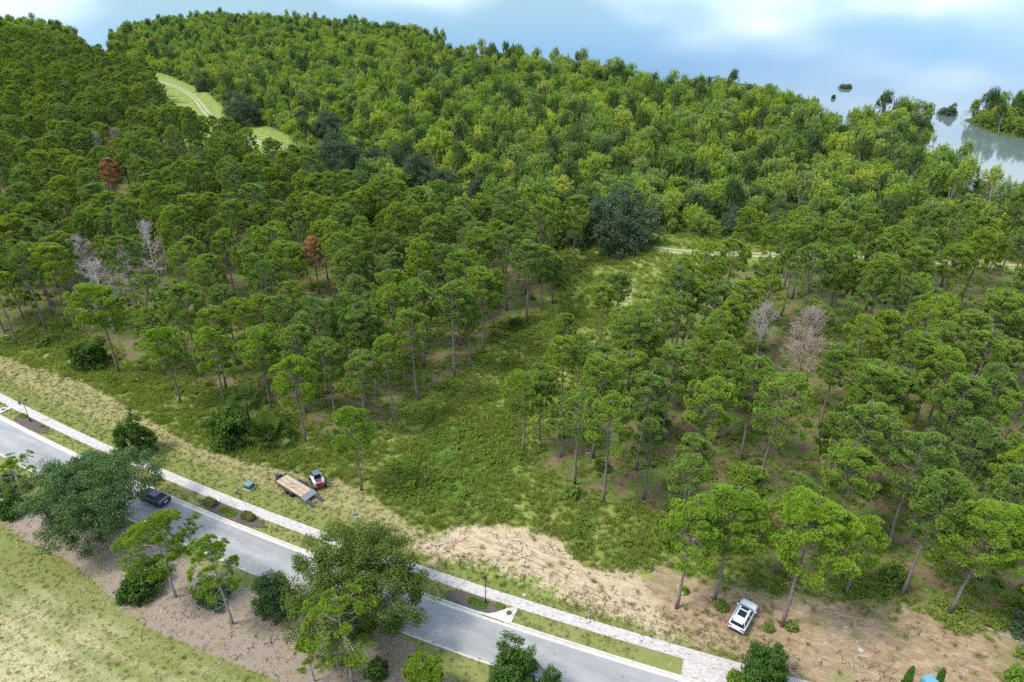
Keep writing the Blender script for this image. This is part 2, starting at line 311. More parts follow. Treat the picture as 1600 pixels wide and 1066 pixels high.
straw = (.45 + .35 * vnoise(P2[:, 0] * .25, P2[:, 1] * .25 + off, .5)) * sm(off, 5.8, 8.2) + .5 * np.exp(-((off - verge_w(P2[:, 0]) + .5) / .45) ** 2) + .35 * np.exp(-((off - 7.6 - .4 * np.sin(P2[:, 0] * .11)) / .22) ** 2) + .22 * (np.sin(off * 5.0 + 1.6 * vnoise(P2[:, 0], P2[:, 1], .08)) > .5) * sm(off, 5, 7) + .12 * vnoise(P2[:, 0], P2[:, 1], .35)
straw = np.where(off < 3, .15 + .2 * vnoise(P2[:, 0], P2[:, 1], .5), straw)
PALE = poly((-260, 900), (0, 925), (110, 975), (200, 1030), (330, 1110), (300, 1400), (-500, 1400))
pale = sm(sdf(P2, PALE), -5, 9) * .65 + .25 * (np.sin((P2[:, 1] + .43 * P2[:, 0]) * 2.6 + 2 * vnoise(P2[:, 0], P2[:, 1], .1)) > .2) * sm(sdf(P2, PALE), -9, 2) + .38 * (vnoise(P2[:, 0], P2[:, 1], .22) - .3)
def ground_material():
    m, t, o = mat('ground_cover'); l = t.links.new; b = nd(t, 'ShaderNodeBsdfPrincipled', inp={'Roughness': 0.95, 'Specular IOR Level': 0.15})
    tcn = nd(t, 'ShaderNodeTexCoord')
    def noise(sc, det=5.0, rough=0.6, dist=0.0, stretch=None):
        n = nd(t, 'ShaderNodeTexNoise', inp={'Scale': sc, 'Detail': det, 'Roughness': rough, 'Distortion': dist})
        if stretch:
            mr = nd(t, 'ShaderNodeMapping'); mr.inputs['Rotation'].default_value = (0, 0, stretch[0]); l(tcn.outputs['Object'], mr.inputs[0])
            mp = nd(t, 'ShaderNodeMapping'); mp.inputs['Scale'].default_value = (stretch[1], stretch[2], 1)
            l(mr.outputs[0], mp.inputs[0]); l(mp.outputs[0], n.inputs['Vector'])
        else: l(tcn.outputs['Object'], n.inputs['Vector'])
        return n.outputs['Fac']
    def ramp(f, *st):
        r = nd(t, 'ShaderNodeValToRGB'); e = r.color_ramp.elements
        while len(e) < len(st): e.new(0.5)
        for i, (p, c) in enumerate(st): e[i].position = p; e[i].color = (*c, 1)
        l(f, r.inputs[0]); return r.outputs[0]
    def mix(f, a, c):
        x = nd(t, 'ShaderNodeMixRGB'); l(f, x.inputs[0]); l(a, x.inputs[1]); l(c, x.inputs[2]); return x.outputs[0]
    def attr(k, nz, amp=0.6, wid=0.12):
        a = nd(t, 'ShaderNodeAttribute', attribute_name=k); s1 = nd(t, 'ShaderNodeMath', operation='SUBTRACT', inp={1: 0.5}); l(nz, s1.inputs[0])
        s2 = nd(t, 'ShaderNodeMath', operation='MULTIPLY_ADD', inp={1: amp * 2}); l(s1.outputs[0], s2.inputs[0]); l(a.outputs['Fac'], s2.inputs[2])
        r = nd(t, 'ShaderNodeMapRange', inp={1: 0.5 - wid, 2: 0.5 + wid}); l(s2.outputs[0], r.inputs[0]); return r.outputs[0]
    nbig = noise(0.05, 4); nmid = noise(0.35, 6, 0.65); nfine = noise(2.2, 6, 0.7); nvf = noise(7.0, 4, 0.75)
    wild = ramp(nmid, (0.3, (0.10, 0.16, 0.03)), (0.48, (0.16, 0.21, 0.04)), (0.6, (0.23, 0.25, 0.07)), (0.72, (0.28, 0.25, 0.11)))
    col = wild
    mar = ramp(nmid, (0.35, (0.03, 0.055, 0.015)), (0.6, (0.06, 0.095, 0.02)))
    col = mix(attr('marsh', nmid), col, mar)
    flo = ramp(nfine, (0.3, (0.10, 0.068, 0.042)), (0.5, (0.16, 0.105, 0.065)), (0.7, (0.20, 0.15, 0.085)))
    flo2 = mix(ramp(nmid, (0.44, (0, 0, 0)), (0.54, (1, 1, 1))), flo, ramp(nfine, (0.3, (0.07, 0.11, 0.02)), (0.7, (0.12, 0.16, 0.03))))
    col = mix(attr('stand', nmid), col, flo2)
    grn = ramp(nfine, (0.3, (0.05, 0.13, 0.015)), (0.7, (0.10, 0.20, 0.02)))
    col = mix(attr('green', nmid, 1.0), col, grn)
    streak = noise(0.5, 5, 0.6, 0.15, (0.50, 0.05, 1.0))
    mo = ramp(nvf, (0.3, (0.125, 0.155, 0.03)), (0.7, (0.19, 0.20, 0.06)))
    st = ramp(nvf, (0.3, (0.26, 0.22, 0.09)), (0.7, (0.42, 0.35, 0.17)))
    mo = mix(attr('straw', nvf, 0.4, 0.5), mo, ramp(nvf, (0.3, (0.22, 0.19, 0.08)), (0.7, (0.34, 0.29, 0.14))))
    col = mix(attr('mown', nfine, 0.3), col, mo)
    la = ramp(nvf, (0.32, (0.19, 0.20, 0.055)), (0.5, (0.27, 0.26, 0.10)), (0.66, (0.46, 0.41, 0.24)))
    lg = ramp(nvf, (0.3, (0.115, 0.14, 0.03)), (0.72, (0.19, 0.19, 0.06)))
    la = mix(attr('pale', nvf, 0.5, 0.4), lg, ramp(nvf, (0.35, (0.24, 0.22, 0.10)), (0.52, (0.40, 0.345, 0.19)), (0.66, (0.56, 0.48, 0.31))))
    col = mix(attr('lawn', nfine, 0.5), col, la)
    mu = ramp(nvf, (0.3, (0.165, 0.125, 0.095)), (0.5, (0.24, 0.19, 0.15)), (0.7, (0.34, 0.275, 0.22)))
    col = mix(attr('mulch', nfine, 0.5), col, mu)
    sa = ramp(noise(1.0, 9, 0.78, 0.6, (0.45, 0.45, 1.3)), (0.3, (0.25, 0.175, 0.105)), (0.46, (0.40, 0.30, 0.195)), (0.62, (0.49, 0.39, 0.265)))
    sg = ramp(nfine, (0.3, (0.10, 0.15, 0.025)), (0.7, (0.17, 0.20, 0.05)))
    sa2 = mix(ramp(nfine, (0.55, (0, 0, 0)), (0.68, (0.9, 0.9, 0.9))), sa, sg)
    nedge = noise(0.6, 8, 0.75)
    col = mix(attr('sand', nedge, 1.6, 0.2), col, sa2)
    di = ramp(noise(0.9, 9, 0.8, 0.6, (0.3, 0.6, 1.2)), (0.32, (0.16, 0.10, 0.06)), (0.5, (0.28, 0.195, 0.12)), (0.66, (0.42, 0.32, 0.21)))
    di = mix(ramp(noise(0.22, 5, 0.65), (0.52, (0, 0, 0)), (0.62, (0.8, 0.8, 0.8))), di, mix(nvf, sg, di))
    col = mix(attr('dirt', nedge, 1.6, 0.2), col, di)
    tr_ = ramp(nfine, (0.3, (0.30, 0.25, 0.16)), (0.7, (0.44, 0.38, 0.26)))
    col = mix(attr('track', nfine, 0.5), col, tr_)
    bump = nd(t, 'ShaderNodeBump', inp={'Strength': 0.6, 'Distance': 0.12}); ad = nd(t, 'ShaderNodeMath', operation='ADD'); l(nfine, ad.inputs[0]); l(nvf, ad.inputs[1]); l(ad.outputs[0], bump.inputs['Height'])
    l(bump.outputs[0], b.inputs['Normal']); l(col, b.inputs['Base Color']); l(b.outputs[0], o.inputs[0]); return m
GROUND = ground_material()
me = mesh_np('ground', np.stack([P2[:, 0], P2[:, 1], z], 1), q.ravel(), np.arange(len(q)) * 4, np.full(len(q), 4), [GROUND], smooth=True,
             attrs=dict(sand=sand, dirt=dirt, stand=stand, mown=mown, lawn=lawn, mulch=mulch, track=track, marsh=marsh, green=green, straw=straw, pale=pale))
tag(link('ground', me), kind='structure')

# lake
m, t, o = mat('lake_water'); b = nd(t, 'ShaderNodeBsdfPrincipled', inp={'Roughness': 0.06, 'IOR': 1.36}); b.inputs['Base Color'].default_value = (0.10, 0.13, 0.12, 1)
tcn = nd(t, 'ShaderNodeTexCoord'); n1 = nd(t, 'ShaderNodeTexNoise', inp={'Scale': 0.5, 'Detail': 3.0}); t.links.new(tcn.outputs['Object'], n1.inputs['Vector'])
bp = nd(t, 'ShaderNodeBump', inp={'Strength': 0.04, 'Distance': 0.1}); t.links.new(n1.outputs['Fac'], bp.inputs['Height']); t.links.new(bp.outputs[0], b.inputs['Normal']); t.links.new(b.outputs[0], o.inputs[0])
WATER = m
mb = MB(); mb.add([(-12000, 60, -0.55), (12000, 60, -0.55), (12000, 20000, -0.55), (-12000, 20000, -0.55)], [(0, 1, 2, 3)])
tag(mb.build('lake_water', WATER), kind='structure')

# ------------------------------------------------------------------ road, kerbs, pavement
def road_material():
    m, t, o = mat('pale_asphalt'); l = t.links.new; b = nd(t, 'ShaderNodeBsdfPrincipled', inp={'Roughness': 0.85, 'Specular IOR Level': 0.3}); tcn = nd(t, 'ShaderNodeTexCoord')
    mr = nd(t, 'ShaderNodeMapping'); mr.inputs['Rotation'].default_value = (0, 0, 0.42); l(tcn.outputs['Object'], mr.inputs[0]); mp = nd(t, 'ShaderNodeMapping'); mp.inputs['Scale'].default_value = (0.07, 0.8, 1); l(mr.outputs[0], mp.inputs[0])
    n1 = nd(t, 'ShaderNodeTexNoise', inp={'Scale': 1.0, 'Detail': 5.0, 'Roughness': 0.6}); l(mp.outputs[0], n1.inputs['Vector']); n2 = nd(t, 'ShaderNodeTexNoise', inp={'Scale': 0.35, 'Detail': 8.0, 'Roughness': 0.7}); l(tcn.outputs['Object'], n2.inputs['Vector'])
    n3 = nd(t, 'ShaderNodeTexNoise', inp={'Scale': 30.0, 'Detail': 2.0}); l(tcn.outputs['Object'], n3.inputs['Vector']); vo = nd(t, 'ShaderNodeTexVoronoi', feature='F1', inp={'Scale': 0.55}); l(tcn.outputs['Object'], vo.inputs['Vector'])
    r1 = nd(t, 'ShaderNodeMapRange', inp={1: 0.3, 2: 0.7, 3: 0.78, 4: 1.12}); l(n1.outputs['Fac'], r1.inputs[0]); r2 = nd(t, 'ShaderNodeMapRange', inp={1: 0.3, 2: 0.7, 3: 0.88, 4: 1.1}); l(n2.outputs['Fac'], r2.inputs[0])
    r3 = nd(t, 'ShaderNodeMapRange', inp={1: 0.3, 2: 0.7, 3: 0.93, 4: 1.07}); l(n3.outputs['Fac'], r3.inputs[0]); r4 = nd(t, 'ShaderNodeMapRange', inp={1: 0.03, 2: 0.09, 3: 0.45, 4: 1.0}); l(vo.outputs['Distance'], r4.inputs[0])
    p = r1.outputs[0]
    for r_ in (r2, r3, r4): q_ = nd(t, 'ShaderNodeMath', operation='MULTIPLY'); l(p, q_.inputs[0]); l(r_.outputs[0], q_.inputs[1]); p = q_.outputs[0]
    v = nd(t, 'ShaderNodeVectorMath', operation='SCALE'); v.inputs[0].default_value = (0.275, 0.268, 0.262); l(p, v.inputs['Scale']); l(v.outputs[0], b.inputs['Base Color']); l(b.outputs[0], o.inputs[0]); return m
ASPH = road_material()
CONC = simple('kerb_concrete', (0.44, 0.41, 0.36), 0.85, noise=0.12, nscale=1.5)
def ribbon(name, prof, mt, s0=S0, s1=S1, step=1.5, parent=None):
    """prof: list of (offset, z) extruded along the kerb curve"""
    ss = np.arange(s0, s1, step); ss = np.append(ss, s1); mb = MB(); k = len(prof); V = []
    for s in ss:
        for of, zz_ in prof:
            x, y = kerb_at(s, of); V.append((x, y, zz_))
    F = [(i * k + j, i * k + j + 1, (i + 1) * k + j + 1, (i + 1) * k + j) for i in range(len(ss) - 1) for j in range(k - 1)]
    F = [f[::-1] for f in F] if prof[0][0] > prof[-1][0] else F
    mb.add(V, F); return mb.build(name, mt, parent)
tag(ribbon('road', [(-5.36, -0.13), (-3.0, -0.08), (-0.60, -0.13)], ASPH), kind='structure')
tag(ribbon('far_kerb', [(-0.62, -0.20), (-0.62, -0.122), (-0.20, -0.115), (-0.17, 0.0), (-0.13, 0.03), (0.02, 0.03), (0.02, -0.2)], CONC), kind='structure')
tag(ribbon('near_kerb', [(-5.72, -0.2), (-5.72, 0.03), (-5.55, 0.03), (-5.52, 0.0), (-5.50, -0.115), (-5.34, -0.122), (-5.34, -0.2)], CONC), kind='structure')

# paver pavement: a joint bed and the pavers proud of it
def paver_material():
    m, t, o = mat('pavers'); b = nd(t, 'ShaderNodeBsdfPrincipled', inp={'Roughness': 0.9}); a = nd(t, 'ShaderNodeAttribute', attribute_name='tone')
    r = nd(t, 'ShaderNodeValToRGB'); e = r.color_ramp.elements; e.new(0.5); e.new(0.8)
    for i, (p_, c) in enumerate(((0, (0.27, 0.22, 0.20)), (0.35, (0.38, 0.33, 0.305)), (0.7, (0.44, 0.395, 0.365)), (1, (0.49, 0.45, 0.42)))): e[i].position = p_; e[i].color = (*c, 1)
    t.links.new(a.outputs['Fac'], r.inputs[0]); t.links.new(r.outputs[0], b.inputs['Base Color']); t.links.new(b.outputs[0], o.inputs[0]); return m
PAVM = paver_material(); JOINT = simple('joint_sand', (0.30, 0.26, 0.23), 0.95, noise=0.2)
SA0, SA1 = arc_of(-60, 640), arc_of(1330, 1110)
bed = tag(ribbon('pavement', [(SW_LO, -0.1), (SW_LO, 0.035), (SW_HI, 0.035), (SW_HI, -0.1)], JOINT), kind='structure')
def pavers(name, s0, s1, o0, o1, parent, z0=0.036, L_=0.34, W_=0.18):
    rows = int((o1 - o0) / W_); w = (o1 - o0) / rows; V = []; tone = []; cnt = 0
    ss = np.arange(s0, s1, L_)
    for r_ in range(rows):
        a, b_ = o0 + r_ * w + 0.008, o0 + (r_ + 1) * w - 0.008; sh = (r_ % 2) * L_ / 2
        A = kerb_at(ss + sh, a); B = kerb_at(ss + sh + L_ - 0.016, a); C = kerb_at(ss + sh + L_ - 0.016, b_); D = kerb_at(ss + sh, b_)
        for zz_ in (z0 - 0.02, z0 + 0.012):
            pass
        h = 0.010 + 0.006 * R.random(len(ss)); top = [np.concatenate([X, (z0 + h)[:, None]], 1) for X in (A, B, C, D)]; bot = [np.concatenate([X, np.full((len(ss), 1), z0 - 0.02)], 1) for X in (A, B, C, D)]
        V.append(np.stack(bot + top, 1).reshape(-1, 3)); tone.append(np.repeat(np.clip(0.68 + 0.22 * R.standard_normal(len(ss)), 0, 1), 8)); cnt += len(ss)
    V = np.concatenate(V); tone = np.concatenate(tone); f = np.array([[4, 5, 6, 7], [0, 1, 5, 4], [1, 2, 6, 5], [2, 3, 7, 6], [3, 0, 4, 7]])
    F = (np.arange(cnt)[:, None, None] * 8 + f[None]).reshape(-1, 4)
    me = mesh_np(name, V, F.ravel(), np.arange(len(F)) * 4, np.full(len(F), 4), [PAVM], attrs={'tone': tone})
    return tag(link(name, me, parent), kind='stuff')
pavers('pavers', SA0, SA1, SW_LO + 0.02, SW_HI - 0.02, bed)
SD = arc_of(1068, 1036)
bed2 = tag(ribbon('driveway_apron', [(0.03, -0.1), (0.03, 0.032), (SW_LO - 0.01, 0.032), (SW_LO - 0.01, -0.1)], JOINT, SD, SD + 6.5, 0.5), kind='structure')
pavers('pavers', SD + 0.02, SD + 6.2, 0.05, SW_LO - 0.03, bed2, z0=0.033)
def poly_ribbon(name, line, off_, w, mt, lift=.06, broken=0.0):
    # resample smoothly
    t_ = np.linspace(0, len(line) - 1, len(line) * 12); i0 = np.clip(np.floor(t_).astype(int), 0, len(line) - 2); f = (t_ - i0)[:, None]
    p0 = line[np.clip(i0 - 1, 0, None)]; p1 = line[i0]; p2 = line[i0 + 1]; p3 = line[np.clip(i0 + 2, None, len(line) - 1)]
    C = .5 * (2 * p1 + (p2 - p0) * f + (2 * p0 - 5 * p1 + 4 * p2 - p3) * f ** 2 + (3 * p1 - p0 - 3 * p2 + p3) * f ** 3)
    T = np.gradient(C, axis=0); T /= np.linalg.norm(T, axis=1)[:, None]; N = np.stack([-T[:, 1], T[:, 0]], 1); k = len(C)
    wv = w * (.75 + .5 * vnoise(C[:, 0], C[:, 1], .3)); L0 = C + N * (off_ - wv / 2)[:, None]; L1 = C + N * (off_ + wv / 2)[:, None]
    V = np.concatenate([np.stack([np.concatenate([L0, (ground_z(L0) + lift)[:, None]], 1), np.concatenate([L1, (ground_z(L1) + lift)[:, None]], 1)], 1).reshape(-1, 3)])
    keep = vnoise(C[:, 0] + 5, C[:, 1], .55) >= broken; F = [(2 * i, 2 * i + 2, 2 * i + 3, 2 * i + 1) for i in range(k - 1) if keep[i]]; mb = MB(); mb.add(V, F); return tag(mb.build(name, mt), kind='structure')
def ground_z(P):
    P = np.asarray(P, float)[:, :2]; ix = np.clip(np.searchsorted(gx, P[:, 0]) - 1, 0, nx_ - 2); iy = np.clip(np.searchsorted(gy, P[:, 1]) - 1, 0, ny_ - 2)
    Z = z.reshape(ny_, nx_); fx = (P[:, 0] - gx[ix]) / (gx[ix + 1] - gx[ix]); fy = (P[:, 1] - gy[iy]) / (gy[iy + 1] - gy[iy])
    return (Z[iy, ix] * (1 - fx) + Z[iy, ix + 1] * fx) * (1 - fy) + (Z[iy + 1, ix] * (1 - fx) + Z[iy + 1, ix + 1] * fx) * fy
RUT = simple('rut_sand', (.30, .27, .17), .95, noise=.25, nscale=.8)
for o_ in (-1.0, 1.0): poly_ribbon('dirt_track', TRACK1, o_, 1.15, RUT)
TYREM = simple('tyre_rut_soil', (.27, .195, .125), .95, noise=.3, nscale=2.5)
for ln_ in [((672, 856), (720, 846), (780, 852), (840, 872), (890, 902), (950, 930), (1020, 958)), ((690, 865), (740, 856), (795, 864), (850, 886), (905, 918), (970, 946), (1050, 975)), ((705, 850), (770, 842), (835, 852), (885, 878), (930, 908)), ((700, 872), (760, 868), (805, 880), (850, 902)),
            ((1040, 930), (1110, 960), (1120, 1000), (1160, 1020)), ((1210, 1010), (1290, 985), (1380, 985), (1460, 1010), (1540, 1050)), ((1230, 1030), (1300, 1005), (1380, 1003), (1450, 1030), (1510, 1070)), ((1450, 985), (1530, 1010), (1580, 1050)), ((1260, 960), (1330, 970), (1400, 1000), (1440, 1045))]:
    poly_ribbon('tyre_rut', np.array([at(*p_) for p_ in ln_]), 0, .17, TYREM, .02, .42)
# ------------------------------------------------------------------ plants: builders (all in metres, base at the origin)
def unit(v): return v / np.maximum(np.linalg.norm(v, axis=-1, keepdims=True), 1e-9)
def basis(d):
    a = np.where(np.abs(d[:, 2:3]) < 0.9, np.array([[0, 0, 1.0]]), np.array([[1.0, 0, 0]])); u = unit(np.cross(d, a)); return u, np.cross(d, u)
def blades(C, D, n, ln, wd, spread, rng, jl=0.25):
    """n narrow triangles fanning from each centre C about direction D -> verts, tip"""
    m = len(C); d = unit(np.repeat(D, n, 0)); u, w = basis(d); a = rng.random(m * n) * 2 * np.pi; s = spread * np.sqrt(rng.random(m * n))
    dr = unit(d * np.cos(s)[:, None] + (u * np.cos(a)[:, None] + w * np.sin(a)[:, None]) * np.sin(s)[:, None])
    c = np.repeat(C, n, 0); L_ = (np.repeat(np.broadcast_to(ln, (m,)), n) * (1 + jl * rng.standard_normal(m * n)))[:, None]
    side = unit(np.cross(dr, rng.standard_normal((m * n, 3)))); W_ = np.repeat(np.broadcast_to(wd, (m,)), n)[:, None]
    V = np.stack([c + side * W_ * .35, c + dr * L_ * .6 - side * W_, c + dr * L_, ], 1)
    V[:, 0] += dr * L_ * .1
    V2 = c + dr * L_ * .62 + side * W_
    V = np.stack([V[:, 0], V[:, 1], V[:, 2], V2], 1).reshape(-1, 3)
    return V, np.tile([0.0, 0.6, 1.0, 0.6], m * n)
def leaves(C, rad, n, size, rng, up=0.35, flat=0.7):
    """n diamond leaves in an ellipsoid of radius rad round each centre C"""
    m = len(C); p = unit(rng.standard_normal((m * n, 3))); r = (rng.random(m * n) ** 0.45)[:, None]
    rr = np.repeat(np.broadcast_to(rad, (m,)), n)[:, None]; off_ = p * r * rr; off_[:, 2] *= flat
    c = np.repeat(C, n, 0) + off_; nr = unit(p * 0.7 + rng.standard_normal((m * n, 3)) * 0.6 + np.array([0, 0, up]))
    u, w = basis(nr); a = (rng.random(m * n) * 2 * np.pi)[:, None]; e1 = u * np.cos(a) + w * np.sin(a); e2 = np.cross(nr, e1)
    s = (size * (0.7 + 0.6 * rng.random(m * n)))[:, None]
    V = np.stack([c - e1 * s, c - e2 * s * .55, c + e1 * s, c + e2 * s * .55], 1).reshape(-1, 3)
    tip = np.repeat(np.clip(0.5 + 0.5 * off_[:, 2] / np.maximum(rr[:, 0] * flat, 1e-6) * 0.6 + 0.15 * rng.standard_normal(m * n), 0, 1), 4)  # upper leaves of a cluster are coloured lighter, lower ones darker
    return V, tip
def quads_mesh(name, Vs, mt):
    V = np.concatenate([v for v, _ in Vs]); tip = np.concatenate([t_ for _, t_ in Vs]); n = len(V) // 4
    return mesh_np(name, V, np.arange(n * 4), np.arange(n) * 4, np.full(n, 4), [mt], attrs={'tip': tip})

def pine(seed, H, W, cb=0.45, nb=46, tufts=1.0, blade_n=32, needle=NEEDLE, bark=BARK, tl=0.38, bw=0.030, lean=0.02, dens=1.0):
    rng = np.random.default_rng(seed); mb = MB(); a0 = rng.random() * 6.28
    zs = np.linspace(0, H * 0.97, 9); lx = np.cumsum(np.concatenate([[0], rng.normal(0, lean, 8)])) * H / 9; ly = np.cumsum(np.concatenate([[0], rng.normal(0, lean, 8)])) * H / 9
    r0 = 0.0115 * H; tr = lambda t: r0 * (1 - 0.85 * t) + 0.02
    P = np.stack([lx, ly, zs], 1); path = [(p[0], p[1], p[2]) for p in P]; path[0] = (path[0][0], path[0][1], -0.25)
    mb.tube(path, [tr(i / 8) * (1.25 if i == 0 else 1) for i in range(9)], 7)
    ax = lambda z_: np.array([np.interp(z_, zs, lx), np.interp(z_, zs, ly), z_])
    C = []; D = []
    for i in range(nb):
        f = (i + rng.random() * 0.8) / nb; f = f ** 0.85; z_ = H * (cb + (0.97 - cb) * f); az = a0 + i * 2.39996 + rng.normal(0, 0.25)
        sh = math.sqrt(max(0.04, 1 - (max(0, f - 0.25) / 0.80) ** 2)) * (0.62 + 0.38 * min(1, f / 0.25)); Lb = W / 2 * sh * rng.uniform(0.72, 1.12)
        el = math.radians(-6 + 58 * f ** 1.3 + rng.normal(0, 6)); d0 = np.array([math.cos(az) * math.cos(el), math.sin(az) * math.cos(el), math.sin(el)])
        p0 = ax(z_); pts = []
        for k in range(5):
            s = k / 4; p = p0 + d0 * Lb * s + np.array([0, 0, 0.16 * Lb * s * s]) + rng.normal(0, 0.03 * Lb, 3) * (k > 0); pts.append(p)
        rb = 0.012 + 0.011 * Lb
        mb.tube(pts, [rb * (1 - 0.75 * k / 4) for k in range(5)], 4, cap=False)
        side = np.cross(d0, [0, 0, 1.0]); side /= np.linalg.norm(side)
        nt_ = max(3, int(round((4.6 + 3.1 * Lb) * tufts)))
        for k in range(nt_):
            s = rng.uniform(0.30, 1.0); j = min(3, int(s * 4)); fr = s * 4 - j; b0 = pts[j] * (1 - fr) + pts[j + 1] * fr
            dd = d0 * 0.6 + side * rng.normal(0, 0.8) + np.array([0, 0, rng.uniform(0.05, 0.8)]); dd /= np.linalg.norm(dd); ln = rng.uniform(0.35, 0.95) * (0.5 + 0.12 * W / 2)
            e = b0 + dd * ln; mb.tube([b0, e], [rb * 0.35 + 0.006, 0.008], 3, cap=False); C.append(e); D.append(unit(dd[None])[0] * 0.6 + np.array([0, 0, 0.7]))
        C.append(pts[-1]); D.append(d0 + np.array([0, 0, 0.6]))
    top = ax(H * 0.97)
    z0 = H * (cb + 0.48 * (1 - cb)); Cc = ax(z0)
    def dome(p):
        p = np.asarray(p, float); q_ = (p - Cc) / np.array([W / 2, W / 2, (H - .3 - z0) if p[2] > z0 else (z0 - H * cb) * 1.15]); n_ = np.linalg.norm(q_); dr_ = q_ / max(n_, 1e-6); n_ /= .90 + .13 * math.sin(3.1 * dr_[0] + a0) + .10 * math.sin(4.3 * dr_[1] + 2 * a0) + .08 * math.sin(5.7 * dr_[2] + 3 * a0)
        return p if n_ <= 1 or np.hypot(*(p - Cc)[:2]) < .35 else Cc + (p - Cc) / n_
    mb.V = [tuple(dome(p)) if (np.hypot(p[0] - np.interp(p[2], zs, lx), p[1] - np.interp(p[2], zs, ly)) > .5 and p[2] > H * cb * 1.02) else p for p in mb.V]
    C = [dome(p) for p in C]
    for k in range(5): C.append(top - [0, 0, .3] + rng.normal(0, 0.22, 3) * [1, 1, 0.5]); D.append(np.array([rng.normal(0, .3), rng.normal(0, .3), 1]))
    for i in range(12):   # bare stubs below the crown
        z_ = H * rng.uniform(cb * 0.6, cb); az = rng.random() * 6.28; Lb = rng.uniform(0.4, 2.2); p0 = ax(z_)
        mb.tube([p0, p0 + np.array([math.cos(az) * Lb, math.sin(az) * Lb, rng.uniform(-.15, .35) * Lb])], [0.035, 0.01], 3, cap=False)
    C = np.array(C); D = unit(np.array(D))
    if dens < 1: k = rng.random(len(C)) < dens; C, D = C[k], D[k]
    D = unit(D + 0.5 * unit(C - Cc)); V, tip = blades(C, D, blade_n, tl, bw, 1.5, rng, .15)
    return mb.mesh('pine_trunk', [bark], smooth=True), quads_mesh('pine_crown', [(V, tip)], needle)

def broad(seed, H, W, n_cl, n_lf, lsize, mt, bark=BARK_GREY, crad=0.8, base=0.15, upright=False, trunk_r=0.018, lobes=6, fl=0.75, low=False):
    """broadleaf: trunk, limbs to lobes, leaf clusters on the lobes"""
    rng = np.random.default_rng(seed); mb = MB(); cz = H * (base + 1) / 2; hz = H * (1 - base) / 2
    L_ = []
    for i in range(lobes):
        a = i * 2.4 + rng.random(); rr = W / 2 * rng.uniform(0.25, 0.62) * (0 if i == 0 else 1); zt = rng.uniform(-0.5, 0.5) if i else rng.uniform(.15, .45)
        rad = W / 2 * (rng.uniform(0.42, 0.62)); L_.append((np.array([math.cos(a) * rr, math.sin(a) * rr, cz + zt * hz * (0.6 if upright else 0.9)]), rad))
    C = []
    for i in range(n_cl):
        c, rad = L_[i % lobes]; p = unit(rng.standard_normal((1, 3)))[0]; p[2] = abs(p[2]) if rng.random() < 0.72 else p[2]
        e = c + p * rad * rng.uniform(0.7, 1.0) * np.array([1, 1, (hz / (W / 2) * 1.25 if upright else 0.85)])
        e[2] = min(max(e[2], H * base * 0.8 + crad * .5), H); C.append(e)
    C = np.array(C)
    mb.tube([(0, 0, -0.25), (rng.normal(0, .1), rng.normal(0, .1), H * 0.25), (rng.normal(0, .25), rng.normal(0, .25), H * 0.6)], [trunk_r * H * 1.2, trunk_r * H * 0.8, trunk_r * H * 0.35], 7)
    for c, rad in L_:
        s = np.array([0, 0, H * rng.uniform(0.12, 0.3)]); m_ = (s + c) / 2 + rng.normal(0, 0.06 * W, 3)
        mb.tube([s, m_, c], [trunk_r * H * 0.55, trunk_r * H * 0.38, trunk_r * H * 0.15], 5, cap=False)
    for i, e in enumerate(C):
        if i % 3 == 0:
            c = L_[i % lobes][0]; mb.tube([c, (c + e) / 2 + rng.normal(0, .1, 3), e], [trunk_r * H * 0.14, trunk_r * H * 0.09, 0.012], 3, cap=False)
    if upright:
        rd = crad * rng.uniform(0.4, .75, len(C)); vs = [leaves(C, rd, n_lf, lsize, rng, 0.3, 2.3)]
    else:
        rd = crad * rng.uniform(0.7, 1.25, len(C)); vs = [leaves(C, rd, n_lf, lsize, rng, 0.4, fl)]
    return mb.mesh('broadleaf_trunk', [bark], smooth=True), quads_mesh('broadleaf_crown', vs, mt)

def bush(seed, H, W, n_cl, n_lf, lsize, mt, crad=0.35, fl=0.8):
    rng = np.random.default_rng(seed); mb = MB(); p = unit(rng.standard_normal((n_cl, 3))); p[:, 2] = np.abs(p[:, 2])
    lump = 1 + 0.22 * np.sin(p[:, 0] * 5 + seed) * np.cos(p[:, 1] * 4 + seed * 2)
    C = p * np.array([W / 2 - crad * .6, W / 2 - crad * .6, H - crad * .7]) * (rng.uniform(0.6, 1.0, n_cl) * lump)[:, None]
    C[:, 2] = np.maximum(C[:, 2], crad * 0.5)
    for c in C[:: max(1, n_cl // 14)]: mb.tube([(0, 0, -0.1), (c[0] * .4, c[1] * .4, c[2] * .5), tuple(c)], [0.03 + 0.01 * H, 0.025, 0.01], 4, cap=False)
    return mb.mesh('bush_stem', [BARK], smooth=True), quads_mesh('bush_foliage', [leaves(C, crad, n_lf, lsize, rng, 0.4, fl)], mt)

